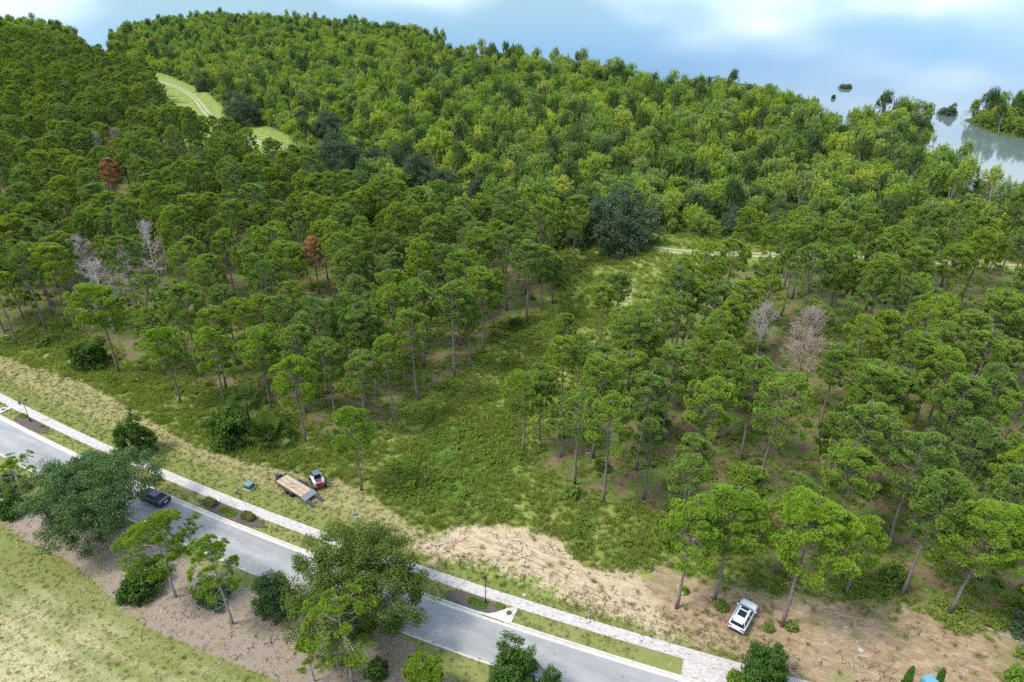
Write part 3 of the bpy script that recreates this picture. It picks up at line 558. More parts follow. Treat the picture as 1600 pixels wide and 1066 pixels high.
def deadtree(seed, H, W, mt, cb=0.45, nb=16, twig=5, tr=0.011):
    rng = np.random.default_rng(seed); mb = MB(); br = MB()
    path = [(0, 0, -0.25)] + [(rng.normal(0, .012 * H), rng.normal(0, .012 * H), H * k / 6) for k in range(1, 7)]
    mb.tube(path, [tr * H * (1.1 - 0.9 * k / 6) for k in range(7)], 6)
    for i in range(nb):
        f = (i + .5) / nb; z_ = H * (cb + (0.97 - cb) * f); az = i * 2.4 + rng.normal(0, .3); Lb = W / 2 * math.sqrt(max(.1, 1 - f ** 2.2)) * rng.uniform(.75, 1.1); el = math.radians(15 + 45 * f)
        d = np.array([math.cos(az) * math.cos(el), math.sin(az) * math.cos(el), math.sin(el)]); p = np.array([0, 0, z_]); pts = [p]
        for k in range(4): d = unit((d + rng.normal(0, .14, 3) + [0, 0, .06])[None])[0]; pts.append(pts[-1] + d * Lb / 4)
        br.tube(pts, [0.05, 0.042, 0.034, 0.026, 0.016], 4, cap=False)
        for k in range(twig * 3):
            s = rng.uniform(.25, 1) * 4; j = min(3, int(s)); b0 = pts[j] + (pts[j + 1] - pts[j]) * (s - j); dd = unit((d * .7 + rng.normal(0, .7, 3) + [0, 0, .35])[None])[0]; ln = rng.uniform(.4, 1.2)
            e = b0 + dd * ln; br.tube([b0, e], [0.022, 0.011], 3, cap=False)
            for w_ in range(3): e2 = b0 + dd * ln * rng.uniform(.4, 1) ; br.tube([e2, e2 + unit((dd + rng.normal(0, .6, 3))[None])[0] * ln * .55], [0.013, 0.008], 3, cap=False)
    return mb.mesh('dead_trunk', [mt], smooth=True), br.mesh('dead_branches', [mt], smooth=True)

def palm(seed, H, nfr, fl, droop=0.5, mt=PALMM):
    rng = np.random.default_rng(seed); mb = MB(); fr = MB()
    if H > 1: mb.tube([(0, 0, -0.2), (0.08, 0.02, H * .5), (0.05, 0, H)], [0.2, 0.17, 0.19], 9)
    else: mb.tube([(0, 0, -0.1), (0, 0, max(H, .25))], [0.16, 0.12], 7)
    for i in range(nfr):
        az = i * 2.4; el = rng.uniform(-0.6 if H > 1 else 0.15, 1.25); d = np.array([math.cos(az) * math.cos(el), math.sin(az) * math.cos(el), math.sin(el)]); b0 = np.array([0.05, 0, max(H, .25)]); e = b0 + d * fl * .55
        fr.tube([b0, e], [.02, .012], 3, cap=False); side = unit(np.cross(d, [0, 0, 1.0])[None])[0]; up_ = np.cross(side, d)
        for k in range(13):
            a = (k - 6) / 6 * 1.9; dd = d * math.cos(a) + side * math.sin(a); ln = fl * .55 * (1 - .25 * abs(a) / 1.9); p1 = e + dd * ln * .6 + up_ * .03; p2 = e + dd * ln - np.array([0, 0, droop * ln * .4]); w_ = np.cross(dd, up_) * .07
            fr.add([e, p1 - w_, p2, p1 + w_], [(0, 1, 2, 3)])
    return mb.mesh('palm_trunk', [BARK], smooth=True), fr.mesh('palm_fronds', [mt])

# ---- prototypes (mesh pairs)
PINE = [pine(100 + i, H, W, cb, nb, tf, lean=ln) for i, (H, W, cb, nb, tf, ln) in enumerate([(18, 7.4, .50, 54, 1.25, .02), (17, 6.6, .52, 50, 1.25, .05), (19, 7.0, .54, 50, 1.2, .03), (16, 7.0, .44, 50, 1.25, .02), (18, 6.4, .52, 48, 1.25, .07), (17.5, 8.2, .52, 54, 1.2, .03), (19, 7.4, .52, 38, .9, .05), (15.5, 7.2, .40, 50, 1.25, .02), (17, 6.8, .42, 34, .8, .08), (18, 7.4, .58, 36, 1.35, .04)])]
PINE_B = [pine(140 + i, H, W, cb, nb, tf, lean=ln, needle=NEEDLE_B, blade_n=36, tl=.42) for i, (H, W, cb, nb, tf, ln) in enumerate([(17.5, 9.6, .50, 62, 1.1, .02), (17, 8.2, .50, 50, 1.05, .05), (16.5, 7.6, .46, 46, 1.0, .03)])]
MARSH = [broad(200 + i, H, W, int(nc * (1.7 if up else 1.25)), 26 if up else 32, ls * .92, mt_, crad=cr_, base=.06, upright=up, lobes=lb) for i, (H, W, nc, ls, cr_, up, lb, mt_) in enumerate([
    (10, 6.5, 84, .19, .75, True, 8, LEAF), (7.5, 5.0, 80, .19, .7, True, 8, LEAF), (11, 6.0, 84, .19, .75, True, 9, LEAF2), (6.5, 7.5, 84, .19, .9, False, 9, LEAF), (9, 8.5, 100, .19, 1.0, False, 10, LEAF), (6.0, 6.0, 70, .19, .85, False, 7, LEAF2), (11.5, 6, 80, .18, .75, True, 9, LEAF)])]
DARKOAK = [bush(300 + i, H, W, 300, 110, .15, DARKLEAF, 1.15) for i, (H, W) in enumerate([(11.5, 14), (10.5, 13)])]
SHRUB = [bush(400 + i, H, W, 40, 30, .14, [LEAF, LEAF, WEEDM][i], .42) for i, (H, W) in enumerate([(2.4, 3.0), (3.2, 3.2), (1.5, 2.2)])]

class Tree:
    n = 0
def place(kind, name, pair, loc, s=1.0, rz=None, label=None, cat='tree', group=None, parts=('trunk', 'crown'), tilt=0.0, sz=None):
    o = empty(name, (loc[0], loc[1], loc[2] if len(loc) > 2 else 0.0), R.random() * 6.28 if rz is None else rz, label, cat, group)
    o.scale = (s, s, s * (sz or 1.0))
    if tilt: o.rotation_euler = (R.normal(0, tilt), R.normal(0, tilt), o.rotation_euler[2])
    for nm, me_ in zip(parts, pair): link(nm, me_, o)
    return o

# ---- geometry-nodes scatter for what nobody could count
def proto_collection(name, meshes):
    c = bpy.data.collections.new(name)
    for i, me_ in enumerate(meshes): c.objects.link(bpy.data.objects.new('%s_%02d' % (name, i), me_))
    return c
def join_pair(pair, name):
    """trunk and crown in one mesh, for the masses"""
    V = []; lo = []; st = []; tot = []; mi = []; tips = []; mats_ = []; b = 0; lb = 0
    for k, me_ in enumerate(pair):
        n = len(me_.vertices); co = np.empty(n * 3, np.float32); me_.vertices.foreach_get('co', co); V.append(co.reshape(-1, 3)); nl = len(me_.loops); li = np.empty(nl, np.int32); me_.loops.foreach_get('vertex_index', li); lo.append(li + b)
        npy = len(me_.polygons); a = np.empty(npy, np.int32); c = np.empty(npy, np.int32); me_.polygons.foreach_get('loop_start', a); me_.polygons.foreach_get('loop_total', c); st.append(a + lb); tot.append(c); mi.append(np.full(npy, k))
        tp = np.zeros(n, np.float32)
        if 'tip' in me_.attributes: me_.attributes['tip'].data.foreach_get('value', tp)
        tips.append(tp); mats_.append(me_.materials[0]); b += n; lb += nl
    return mesh_np(name, np.concatenate(V), np.concatenate(lo), np.concatenate(st), np.concatenate(tot), mats_, np.concatenate(mi), attrs={'tip': np.concatenate(tips)})
def scatter(name, pts, coll, n_protos, smin, smax, label=None, tilt=0.12, zs=None):
    n = len(pts)
    me_ = bpy.data.meshes.new(name); me_.vertices.add(n); me_.vertices.foreach_set('co', np.asarray(pts, np.float32).ravel())
    rot = np.stack([R.normal(0, tilt, n), R.normal(0, tilt, n), R.random(n) * 6.28], 1).astype(np.float32)
    a = me_.attributes.new('rot', 'FLOAT_VECTOR', 'POINT'); a.data.foreach_set('vector', rot.ravel())
    s = R.uniform(smin, smax, n); sc_ = np.stack([s, s, s * (R.uniform(.8, 1.25, n))], 1).astype(np.float32)
    a = me_.attributes.new('scl', 'FLOAT_VECTOR', 'POINT'); a.data.foreach_set('vector', sc_.ravel())
    a = me_.attributes.new('idx', 'INT', 'POINT'); a.data.foreach_set('value', R.integers(0, n_protos, n).astype(np.int32))
    o = link(name, me_); g = bpy.data.node_groups.new(name, 'GeometryNodeTree')
    g.interface.new_socket('Geometry', in_out='INPUT', socket_type='NodeSocketGeometry'); g.interface.new_socket('Geometry', in_out='OUTPUT', socket_type='NodeSocketGeometry')
    gi = g.nodes.new('NodeGroupInput'); go = g.nodes.new('NodeGroupOutput'); ip = g.nodes.new('GeometryNodeInstanceOnPoints'); ci = g.nodes.new('GeometryNodeCollectionInfo')
    ci.inputs['Collection'].default_value = coll; ci.inputs['Separate Children'].default_value = True; ci.inputs['Reset Children'].default_value = True
    ip.inputs['Pick Instance'].default_value = True
    def na(nm, ty):
        k = g.nodes.new('GeometryNodeInputNamedAttribute'); k.data_type = ty; k.inputs['Name'].default_value = nm; return k.outputs['Attribute']
    l = g.links.new; l(gi.outputs[0], ip.inputs['Points']); l(ci.outputs[0], ip.inputs['Instance']); l(na('idx', 'INT'), ip.inputs['Instance Index'])
    l(na('rot', 'FLOAT_VECTOR'), ip.inputs['Rotation']); l(na('scl', 'FLOAT_VECTOR'), ip.inputs['Scale']); l(ip.outputs[0], go.inputs[0])
    md = o.modifiers.new('scatter', 'NODES'); md.node_group = g
    return tag(o, label, kind='stuff')

def gz(x, y): return float(ground_z([(x, y)])[0])
def in_view(P, h=0.0, mx=60, my=40, top=0):
    q_ = to_px(np.concatenate([P[:, :2], np.full((len(P), 1), h)], 1)); return (q_[:, 0] > -mx) & (q_[:, 0] < 1600 + mx) & (q_[:, 1] > -my) & (q_[:, 1] < 1066 + my) & (q_[:, 2] > 0)
def darts(n, box, dmin, mask, seed, taken=None, relax=None):
    """random points at least dmin apart where mask holds"""
    rng = np.random.default_rng(seed); cell = dmin; grid = {}; out = []
    def near(x, y, d):
        i, j = int(x // cell), int(y // cell)
        for a in (-1, 0, 1):
            for b in (-1, 0, 1):
                for (u, v) in grid.get((i + a, j + b), ()):
                    if (u - x) ** 2 + (v - y) ** 2 < d * d: return True
        return False
    for (x, y) in (taken if taken is not None else ()): grid.setdefault((int(x // cell), int(y // cell)), []).append((x, y))
    C = np.stack([rng.uniform(box[0], box[1], n), rng.uniform(box[2], box[3], n)], 1); C = C[mask(C)]
    for x, y in C:
        if not near(x, y, dmin * rng.uniform(.8, 1.0)): grid.setdefault((int(x // cell), int(y // cell)), []).append((x, y)); out.append((x, y))
    return np.array(out)

# ------------------------------------------------------------------ landmarks, used to tell like trees apart in words
MARKS = [('the orange dead pine', 173, 275), ('the small rust-brown pine', 490, 400), ('the tall bare grey snag', 232, 395), ('the bare snag with a round head', 150, 432), ('the pinkish bare pine', 1262, 535), ('the half-hidden grey snag', 1195, 495),
         ('the fallen pale branches', 160, 222), ('the round dark oak by the track', 376, 165), ('the round dark oak at the meadow end', 966, 335), ('the white car', 1157, 967), ('the loader and trailer', 480, 752), ('the palm with hanging fronds', 388, 610),
         ('the bent track in the far meadow', 290, 150), ('the mouth of the grassy glade', 960, 400), ('the middle of the grassy glade', 880, 560), ('the dirt clearing', 900, 870), ('the palmetto under the pines', 1015, 655), ('the pale gap in the canopy', 1440, 425), ('the fallen grey log', 700, 560),
         ('the leafy point by the inlet', 1400, 190), ('the islet', 1560, 190), ('the roadside lamp by the dark bed', 758, 930), ('the brushy mound by the verge', 145, 545), ('the reddish far crown', 55, 92), ('the narrow water gap', 155, 70), ('the brown-tinged marsh tree', 1320, 330),
         ('the dark oak pair', 530, 215), ('the deep bay of the lake', 1540, 270), ('the brush pile by the dirt lot', 1545, 985), ('the bright shrubs behind the glade', 1080, 330)]
ORD = ['', 'second ', 'third ', 'fourth ', 'fifth ', 'sixth ', 'seventh ', 'eighth ', 'ninth ', 'tenth ', 'eleventh ', 'twelfth ', 'thirteenth ', 'fourteenth ', 'fifteenth ', 'sixteenth ']
DIRS = ['right of', 'up-right of', 'above', 'up-left of', 'left of', 'down-left of', 'below', 'down-right of']
def name_by_marks(Ppx, what):
    """Ppx: crown centres in the photograph; a phrase for each, unique by rank, direction and landmark"""
    M = np.array([(a, b) for _, a, b in MARKS], float); res = {}; used = {}
    d = np.hypot(Ppx[:, 0:1] - M[None, :, 0], (Ppx[:, 1:2] - M[None, :, 1])); own = d.argmin(1)
    for k in range(len(MARKS)):
        ids = np.where(own == k)[0]; ang = np.degrees(np.arctan2(-(Ppx[ids, 1] - M[k, 1]), Ppx[ids, 0] - M[k, 0])); sec = np.round(ang / 45).astype(int) % 8
        for s in range(8):
            mem = ids[sec == s]; mem = mem[np.argsort(d[mem, k])]
            for r_, i in enumerate(mem): res[i] = '%s, %s %s %s' % (what[i], (ORD[r_] + 'nearest') if r_ < len(ORD) else ('%dth nearest' % (r_ + 1) if (r_ + 1) % 10 not in (1, 2, 3) else '%d%s nearest' % (r_ + 1, {1: 'st', 2: 'nd', 3: 'rd'}[(r_ + 1) % 10])), DIRS[s], MARKS[k][0])
    return [res[i] for i in range(len(Ppx))]

# ------------------------------------------------------------------ pines
DOAKS = [(376, 167, 1.0), (318, 128, .62), (470, 182, .6), (512, 192, .9), (530, 234, 1.1), (586, 246, .6), (652, 262, .8), (616, 240, .6), (966, 332, 1.12), (690, 278, .6), (1150, 342, .5), (750, 288, .55)]
dk = np.array([at(a, b, 8.0 * s) for a, b, s in DOAKS])
FRONT = [(25, 539), (73, 517), (186, 583), (282, 630), (351, 634), (425, 640), (311, 583), (478, 691), (223, 509), (422, 509), (40, 478), (614, 659), (653, 627), (589, 620), (711, 590), (734, 576), (792, 485), (824, 504), (846, 488), (864, 475), (895, 414), (771, 451),
         (728, 522), (621, 586), (574, 620), (817, 708), (844, 688), (876, 654), (898, 757), (927, 715), (878, 576), (937, 534), (962, 514), (977, 637), (1003, 634), (1032, 688), (1048, 553), (1065, 549), (565, 766), (1057, 950), (1115, 938), (1222, 978), (1322, 930), (1385, 862), (1483, 957), (1083, 768), (942, 788), (1150, 850), (1605, 1035)]
fr = np.array([at(*p) for p in FRONT])
DEADC = [('o', 173, 272, 1.0), ('o', 490, 397, .78), ('p', 1262, 530, 1.08), ('p', 1195, 493, .85), ('d', 232, 378, 1.15), ('d', 125, 387, .9), ('d', 195, 408, .95), ('d', 150, 430, 1.05), ('d', 128, 455, .85), ('d', 150, 222, .9), ('d', 182, 220, .9), ('p', 56, 92, 1.0), ]
DEADXY = [at(a_, b_, 12.0 * s_) for _, a_, b_, s_ in DEADC]
BRIGHT = {41: (0, 1.06), 39: (1, .95), 40: (1, 1.0), 44: (0, .98), 2: (0, 1.02), 3: (1, .88), 4: (2, .9), 5: (1, .9), 7: (2, .95), 48: (1, .9), 42: (2, .7), 38: (2, .84)}
EXCL = [(np.array(q_), 4.0) for q_ in DEADXY] + [(np.array(q_) * (1 - 7.0 / np.hypot(*q_)), 4.6) for q_ in DEADXY] + [(np.array(q_) * (1 - 13.0 / np.hypot(*q_)), 2.5) for q_ in DEADXY[:5]] + [(np.array(q_) * (1 - m_ / np.hypot(*q_)), 4.6) for q_ in DEADXY[:11] for m_ in (12.0, 17.0)] + [(np.array(DEADXY[0]) * (1 - m_ / np.hypot(*DEADXY[0])), 4.6) for m_ in (22.0, 27.0)] + [(np.array(at(1015, 658)), 3.5), (np.array(at(388, 640)), 3.0), (np.array(at(1262, 610)), 4.0)]
CORR = np.array([at(*p) for p in ((740, 740), (770, 660), (830, 570), (890, 490), (930, 430), (955, 385))])
def pine_mask(P):
    k = (np.maximum(sdf(P, PINES_L), sdf(P, PINES_R)) > 0) & (land_d(P) > 12) & (sdl(P, TRACK1) > 4.0) & in_view(P, 9, 90, 200) & (np.min(np.hypot(P[:, None, 0] - dk[None, :, 0], P[:, None, 1] - dk[None, :, 1]), 1) > 9)
    k &= sdl(P, CORR) > np.interp(P[:, 1], [60, 95, 130], [6.5, 8.5, 10.5])
    for c, r_ in EXCL: k &= np.hypot(P[:, 0] - c[0], P[:, 1] - c[1]) > r_
    thin = vnoise(P[:, 0], P[:, 1], 0.06); right = (P[:, 0] > 40) & (P[:, 1] > 105)
    k &= ~(right & (thin > 0.66)); k &= ~((P[:, 0] > 0) & (vnoise(P[:, 0], P[:, 1], .35) > .72)); return k
fill = darts(120000, (-520, 330, 48, 680), 5.6, pine_mask, 5, taken=fr)
allp = np.concatenate([fr, fill]); nfr = len(fr)
dist = np.hypot(allp[:, 0], allp[:, 1]); vis = in_view(allp, 12, 10, 10)
order = np.argsort(np.where(np.arange(len(allp)) < nfr, 0, np.where(vis, dist, 9e9)), kind='stable')
near_i, far_i = order[:292], order[292:]
FRV = {38: (0, .78), 41: (5, 1.05), 43: (6, 1.0), 44: (5, .98), 2: (5, 1.0), 3: (2, .85), 39: (3, .95), 40: (1, .98), 31: (1, .74), 32: (0, .7), 30: (3, .72), 25: (5, .82), 26: (1, .85), 27: (4, .85)}
PL = []
for n_, i in enumerate(near_i):
    v, s = FRV.get(int(i), (int(R.integers(0, 10)), float(R.uniform(.76, 1.08)))); cd_ = float(sdl(allp[i][None], CORR)[0]); s = s * (.72 + .28 * min(1, max(0, (cd_ - 8) / 14))) if int(i) >= nfr and allp[i][0] > np.interp(allp[i][1], CORR[:, 1], CORR[:, 0]) else s; PL.append((i, v, s))
top_px = to_px(np.array([(allp[i][0], allp[i][1], 12.5 * s) for i, v, s in PL]))
shape = ['broad round-topped', 'slim round-topped', 'tall high-crowned', 'low full-crowned', 'slender high-crowned', 'wide spreading', 'thin open-crowned', 'short bushy', 'sparse leaning', 'flat-topped']
names = name_by_marks(top_px[:, :2], [('bright ' if int(i) in BRIGHT else '') + shape[v] + ' pine' for i, v, _ in PL])
for (i, v, s), nm in zip(PL, names):
    x, y = allp[i]; pr_ = PINE_B[BRIGHT[int(i)][0]] if int(i) in BRIGHT else PINE[v]; s = BRIGHT[int(i)][1] if int(i) in BRIGHT else s; place('pine', 'pine_tree', pr_, (x, y, gz(x, y) - 0.05), s, label=nm, cat='pine tree', group='green pines of the two stands', tilt=0.02)
pc = proto_collection('distant_pine', [join_pair(p, 'distant_pine') for p in PINE])
fp = allp[far_i]; fp = fp[in_view(fp, 9, 90, 200)]
scatter('pine_forest', np.concatenate([fp, ground_z(fp)[:, None]], 1), pc, len(PINE), .80, 1.08, tilt=.02)
print('pines', len(allp), 'far', len(fp))

# ------------------------------------------------------------------ marsh forest
def marsh_mask(P):
    stand_ = np.maximum(sdf(P, PINES_L), sdf(P, PINES_R)); grass_ = np.maximum(sdf(P, TRACK_GRASS), sdf(P, GLADE))
    return (P[:, 1] > 128) & (land_d(P) > 1.0) & (stand_ < -0.5) & (grass_ < -0.5) & (sdl(P, TRACK1) > 3.0) & in_view(P, 5, 60, 20)
mA = darts(90000, (-420, 420, 125, 440), 4.6, marsh_mask, 9)
mB = darts(90000, (-900, 700, 440, 1100), 5.5, marsh_mask, 10); mA = np.concatenate([mA, mB])
mA = mA[np.min(np.hypot(mA[:, None, 0] - dk[None, :, 0], mA[:, None, 1] - dk[None, :, 1]), 1) > 8.5]; mA = mA[np.min(np.hypot(mA[:, None, 0] - (dk * (1 - 14 / np.hypot(dk[:, 0], dk[:, 1]))[:, None])[None, :, 0], mA[:, None, 1] - (dk * (1 - 14 / np.hypot(dk[:, 0], dk[:, 1]))[:, None])[None, :, 1]), 1) > 6]
D_ = np.hypot(mA[:, 0], mA[:, 1]); order = np.argsort(np.where(in_view(mA, 8, 10, 10), D_, 9e9)); nearm, farm = order[:285], order[285:]
ML = [(i, int(R.integers(0, 7)), float(R.uniform(.6, 1.2))) for i in nearm]
tp = to_px(np.array([(mA[i][0], mA[i][1], 6.0 * s) for i, v, s in ML]))
shp = ['upright leafy marsh tree', 'small upright marsh tree', 'narrow tall marsh tree', 'low rounded marsh tree', 'broad rounded marsh tree', 'short rounded marsh tree', 'tall ragged marsh tree']
names = name_by_marks(tp[:, :2], [shp[v] for _, v, _ in ML])
for (i, v, s), nm in zip(ML, names):
    x, y = mA[i]; place('marsh', 'marsh_tree', MARSH[v], (x, y, gz(x, y) - .1), s, label=nm, cat='tree', group='broadleaf trees between the pines and the lake')
mc = proto_collection('distant_marsh_tree', [join_pair(p, 'distant_marsh_tree') for p in MARSH + [SHRUB[1]]])
mf = mA[farm]; mf = mf[in_view(mf, 5, 60, 20)]
scatter('marsh_forest', np.concatenate([mf, np.maximum(ground_z(mf), -.4)[:, None]], 1), mc, 8, .6, 1.25, tilt=.08)
um = darts(60000, (-420, 420, 120, 700), 3.2, lambda P: marsh_mask(P) & (P[:, 1] < 700), 11)
sc_ = proto_collection('marsh_shrub', [join_pair(p, 'marsh_shrub') for p in SHRUB[:2]])
scatter('marsh_undergrowth', np.concatenate([um, ground_z(um)[:, None]], 1), sc_, 2, .7, 1.3)
print('marsh', len(mA), 'shrubs', len(um))
dlab = ['very dark round oak beside the bend of the grassy track', 'dark bushy oak at the top of the grassy meadow', 'dark oak just right of the strip of meadow', 'broad dark grey-green oak, middle of the oak group', 'largest spreading dark oak of the group, lowest down', 'dark oak at the top of the oak group',
        'dark oak between the oak group and the pine canopy', 'small dark oak right of the largest spreading one', 'very dark broad oak standing alone at the glade end of the track', 'small dark oak in front of the bright marsh trees', 'low dark oak among the bright shrubs right of the glade', 'low dark oak just behind the pine stand edge']
for k, ((a, b, s), lb) in enumerate(zip(DOAKS, dlab)):
    x, y = dk[k]; place('oak', 'dark_oak', DARKOAK[k % 2], (x, y, 0), s * 1.32, label=lb, cat='oak tree', group='dark oaks along the marsh edge')

# dead and discoloured trees
DEADP = [deadtree(501, 15, 7.5, DEADWOOD, .42, 24, 6), deadtree(502, 14, 8, DEADWOOD, .45, 28, 7), deadtree(503, 13, 6.5, DEADWOOD, .4, 22, 6)]
ORANGE = pine(510, 17, 6.5, .5, 40, 1.2, needle=NEEDLE_O); PINK = deadtree(511, 16, 8, PINKWOOD, .40, 44, 8)
REDF = pine(512, 17, 7, .5, 36, .9, needle=NEEDLE_P)
DEADL = [(ORANGE, 'orange-brown dead pine standing out of the green canopy'), (ORANGE, 'small rust-brown dead pine deep in the left stand'), (PINK, 'dense pinkish-grey bare pine in the right stand'), (DEADP[1], 'grey bare pine half hidden up-left of the pinkish one'),
         (DEADP[0], 'tall bare grey snag, rightmost of the left stand cluster'), (DEADP[1], 'bare grey snag highest left in the snag cluster'), (DEADP[2], 'thin grey snag between two bare trees of the cluster'), (DEADP[1], 'round-headed bare grey snag in the middle of the cluster'),
         (DEADP[2], 'low pale bare snag behind the bright verge pine'), (DEADP[0], 'pinkish bare snag left of its twin, far up the left stand'), (PINK, 'bushy pinkish bare snag far up the left stand'), (REDF, 'faded reddish pine far away by the lake')]
for (kind, _a, _b, s), (x, y), (pair, lb) in zip(DEADC, DEADXY, DEADL):
    place('dead', 'dead_pine', pair, (x, y, gz(x, y)), s, label=lb, cat='dead pine', group='dead pines among the green ones')
# ------------------------------------------------------------------ planted trees and bushes along the road
OAK_A = broad(606, 11.0, 15.0, 400, 230, .105, OAKLEAF, crad=1.05, base=.10, lobes=16, fl=.6, trunk_r=.028)
OAK_B = broad(602, 10.0, 16.5, 400, 230, .105, OAKLEAF2, crad=1.05, base=.10, lobes=15, fl=.6, trunk_r=.026)
MAG = bush(603, 7.6, 6.4, 190, 110, .11, MAGLEAF, .6); MAG2 = bush(604, 6.2, 5.4, 150, 110, .11, MAGLEAF, .55)
CEDAR = bush(605, 5.6, 5.0, 150, 90, .11, OAKLEAF, .55)
PINE_N = [pine(611, 13, 9.5, .42, 40, 1.3, blade_n=34, needle=NEEDLE_Y, bark=BARK_GREY, tl=.37, bw=.032), pine(612, 13.5, 7.2, .40, 30, 1.0, blade_n=34, needle=NEEDLE_Y, bark=BARK_GREY, tl=.37, bw=.032, lean=.06),
          pine(613, 12.5, 9.0, .45, 22, .8, blade_n=34, needle=NEEDLE_Y, bark=BARK_GREY, tl=.37, bw=.032, lean=.06), pine(614, 6.5, 4.0, .35, 12, .8, blade_n=34, needle=NEEDLE_Y, bark=BARK_GREY, tl=.35, bw=.032, lean=.05), pine(615, 7, 6.0, .3, 40, 1.6, blade_n=34, needle=NEEDLE_Y, bark=BARK_GREY, tl=.35, bw=.032)]
def P_(a, b): x, y = at(a, b); return (x, y, gz(x, y))
place('t', 'shade_tree', OAK_A, P_(163, 836), 1.05, 0.4, 'large grey-green spreading oak arching over the road beside the dark sedan', 'oak tree')
place('t', 'shade_tree', OAK_B, P_(574, 974), 1.0, 2.1, 'large yellow-green spreading tree over the road, in the middle of the roadside', 'tree')
place('t', 'magnolia_tree', MAG, P_(216, 708), .92, 1.0, 'dark dense cone-shaped tree on the mown verge behind the spreading oak', 'tree')
place('t', 'magnolia_tree', MAG, P_(805, 1085), 1.0, 2.0, 'round glossy dark green tree on the near side of the road', 'tree', 'glossy round trees along the road')
place('t', 'magnolia_tree', MAG2, P_(862, 1105), .85, 2.9, 'smaller glossy green tree, lower right of its larger neighbour', 'tree', 'glossy round trees along the road')
place('t', 'magnolia_tree', MAG2, P_(1192, 1068), .98, .3, 'round glossy green tree between the white car and the pavement', 'tree', 'glossy round trees along the road')
place('t', 'cedar_tree', CEDAR, P_(436, 950), 1.05, .3, 'grey-green pointed cedar at the edge of the spreading roadside tree', 'cedar')
place('t', 'planted_pine', PINE_N[0], P_(275, 933), .95, 1.0, 'broad bright pine with bare lower limbs in the mulch by the road', 'pine tree')
place('t', 'planted_pine', PINE_N[1], P_(363, 975), .9, 3.0, 'slim bright pine leaning left over the mulch, beside the road', 'pine tree')
place('t', 'planted_pine', PINE_N[2], P_(550, 1068), 1.0, 5.0, 'sparse pine with long bare limbs in front of the spreading tree', 'pine tree')
place('t', 'planted_pine', PINE_N[3], P_(492, 1064), .95, 1.0, 'small thin young pine at the bottom edge of the mulch', 'pine tree')
place('t', 'planted_pine', PINE_N[4], P_(664, 1092), .8, 1.0, 'low rounded yellow-green young pine at the bottom of the picture', 'pine tree')
place('t', 'planted_pine', PINE_N[2], P_(48, 800), .72, 2.0, 'bright pine with dead brown branches left of the spreading oak', 'pine tree')
BUSHES = dict(d=bush(701, 3.4, 5.0, 90, 60, .14, DARKLEAF, .5), g=bush(702, 3.2, 4.6, 90, 60, .14, MAGLEAF, .5), b=bush(703, 2.4, 3.6, 70, 50, .14, WEEDM, .45), l=bush(704, 2.2, 3.0, 60, 50, .13, LIMELEAF, .4), o=bush(705, 4.2, 5.5, 130, 80, .13, MAGLEAF, .6))
for k, a, b, s, lb in [('g', 222, 925, 1.15, 'dense dark green rounded shrub behind the broad bright pine'), ('g', 235, 905, 1.0, 'upper part-hidden green shrub behind the broad bright pine'), ('d', 335, 935, .95, 'dark blue-green shrub behind the slim leaning pine'),
                       ('g', 22, 800, 1.0, 'bright green shrub at the left edge of the mulch bed'), ('d', 20, 768, .9, 'dark shrub under the pine with dead branches'), ('o', 365, 690, 1.45, 'large dark rounded shrub at the edge of the mown verge'), ('o', 145, 572, 1.35, 'dark brushy thicket under the bright pine at the verge'),
                       ('b', 70, 540, .9, 'small brownish-green bush beneath the pines at the left'), ('b', 893, 775, .8, 'low dark green bush in the glade below two thin pines'), ('b', 900, 545, .7, 'low bush beside the bare track in the glade'),
                       ('b', 1200, 983, .4, 'low green bush directly behind the glossy tree by the car'), ('b', 1236, 982, .45, 'low green scrub round the foot of the big pine by the car'), ('b', 1126, 950, .5, 'small green scrub patch just up-left of the white car'), ('l', 1070, 925, .4, 'small yellow-green bush at the foot of a roadside pine'),
                       ('b', 1395, 905, 1.0, 'green scrub at the back of the dirt lot'), ('d', 1600, 985, .8, 'dark bush at the right edge of the dirt lot'), ('g', 590, 1052, .6, 'low dark green shrub in the mulch in front of the spreading tree'), ('b', 1148, 1064, .6, 'small greyish shrub on the near side of the paved apron'),
                       ('l', 436, 262, 1.6, 'bright lime-yellow bush at the end of the far meadow'), ('b', 1590, 1068, .9, 'green bush at the bottom right corner'), ('o', 1040, 345, 1.6, 'pale brownish-green rounded thicket behind the glade track'), ('b', 812, 640, .8, 'small green bush in the middle of the glade')]:
    place('b', 'bush', BUSHES[k], P_(a, b), s, None, lb, 'bush', parts=('stem', 'foliage'))
# palms
PALM1 = palm(801, 4.6, 34, 2.4, .9); PALM2 = palm(802, .8, 30, 2.2, .35); PALM3 = palm(803, .6, 24, 1.8, .3)
place('p', 'cabbage_palm', PALM1, P_(392, 672), 1.25, 0, 'palm with hanging grey-green fronds above the large dark shrub', 'palm', parts=('trunk', 'fronds'))
for a, b, s, pr, lb in [(422, 692, 1.6, PALM2, 'wide palmetto beside the large dark shrub at the verge'), (1016, 676, 1.5, PALM2, 'palmetto growing in the open floor of the right stand'), (560, 430, 1.1, PALM3, 'palmetto half seen under the left stand'), (806, 515, 1.1, PALM3, 'palmetto at the glade edge of the left stand'),
                        (940, 735, .8, PALM3, 'low palmetto in the glade below three thin pines'), (1330, 660, 1.2, PALM2, 'palmetto between dark trunks in the right stand'), (1165, 640, 1.1, PALM3, 'small palmetto deep in the right stand'), (770, 480, 1.0, PALM3, 'small palmetto in front of the left stand trunks'), (1290, 860, 1.0, PALM3, 'palmetto behind the big roadside pine crown')]:
    place('p', 'palmetto', pr, P_(a, b), s, None, lb, 'palm', parts=('trunk', 'fronds'))
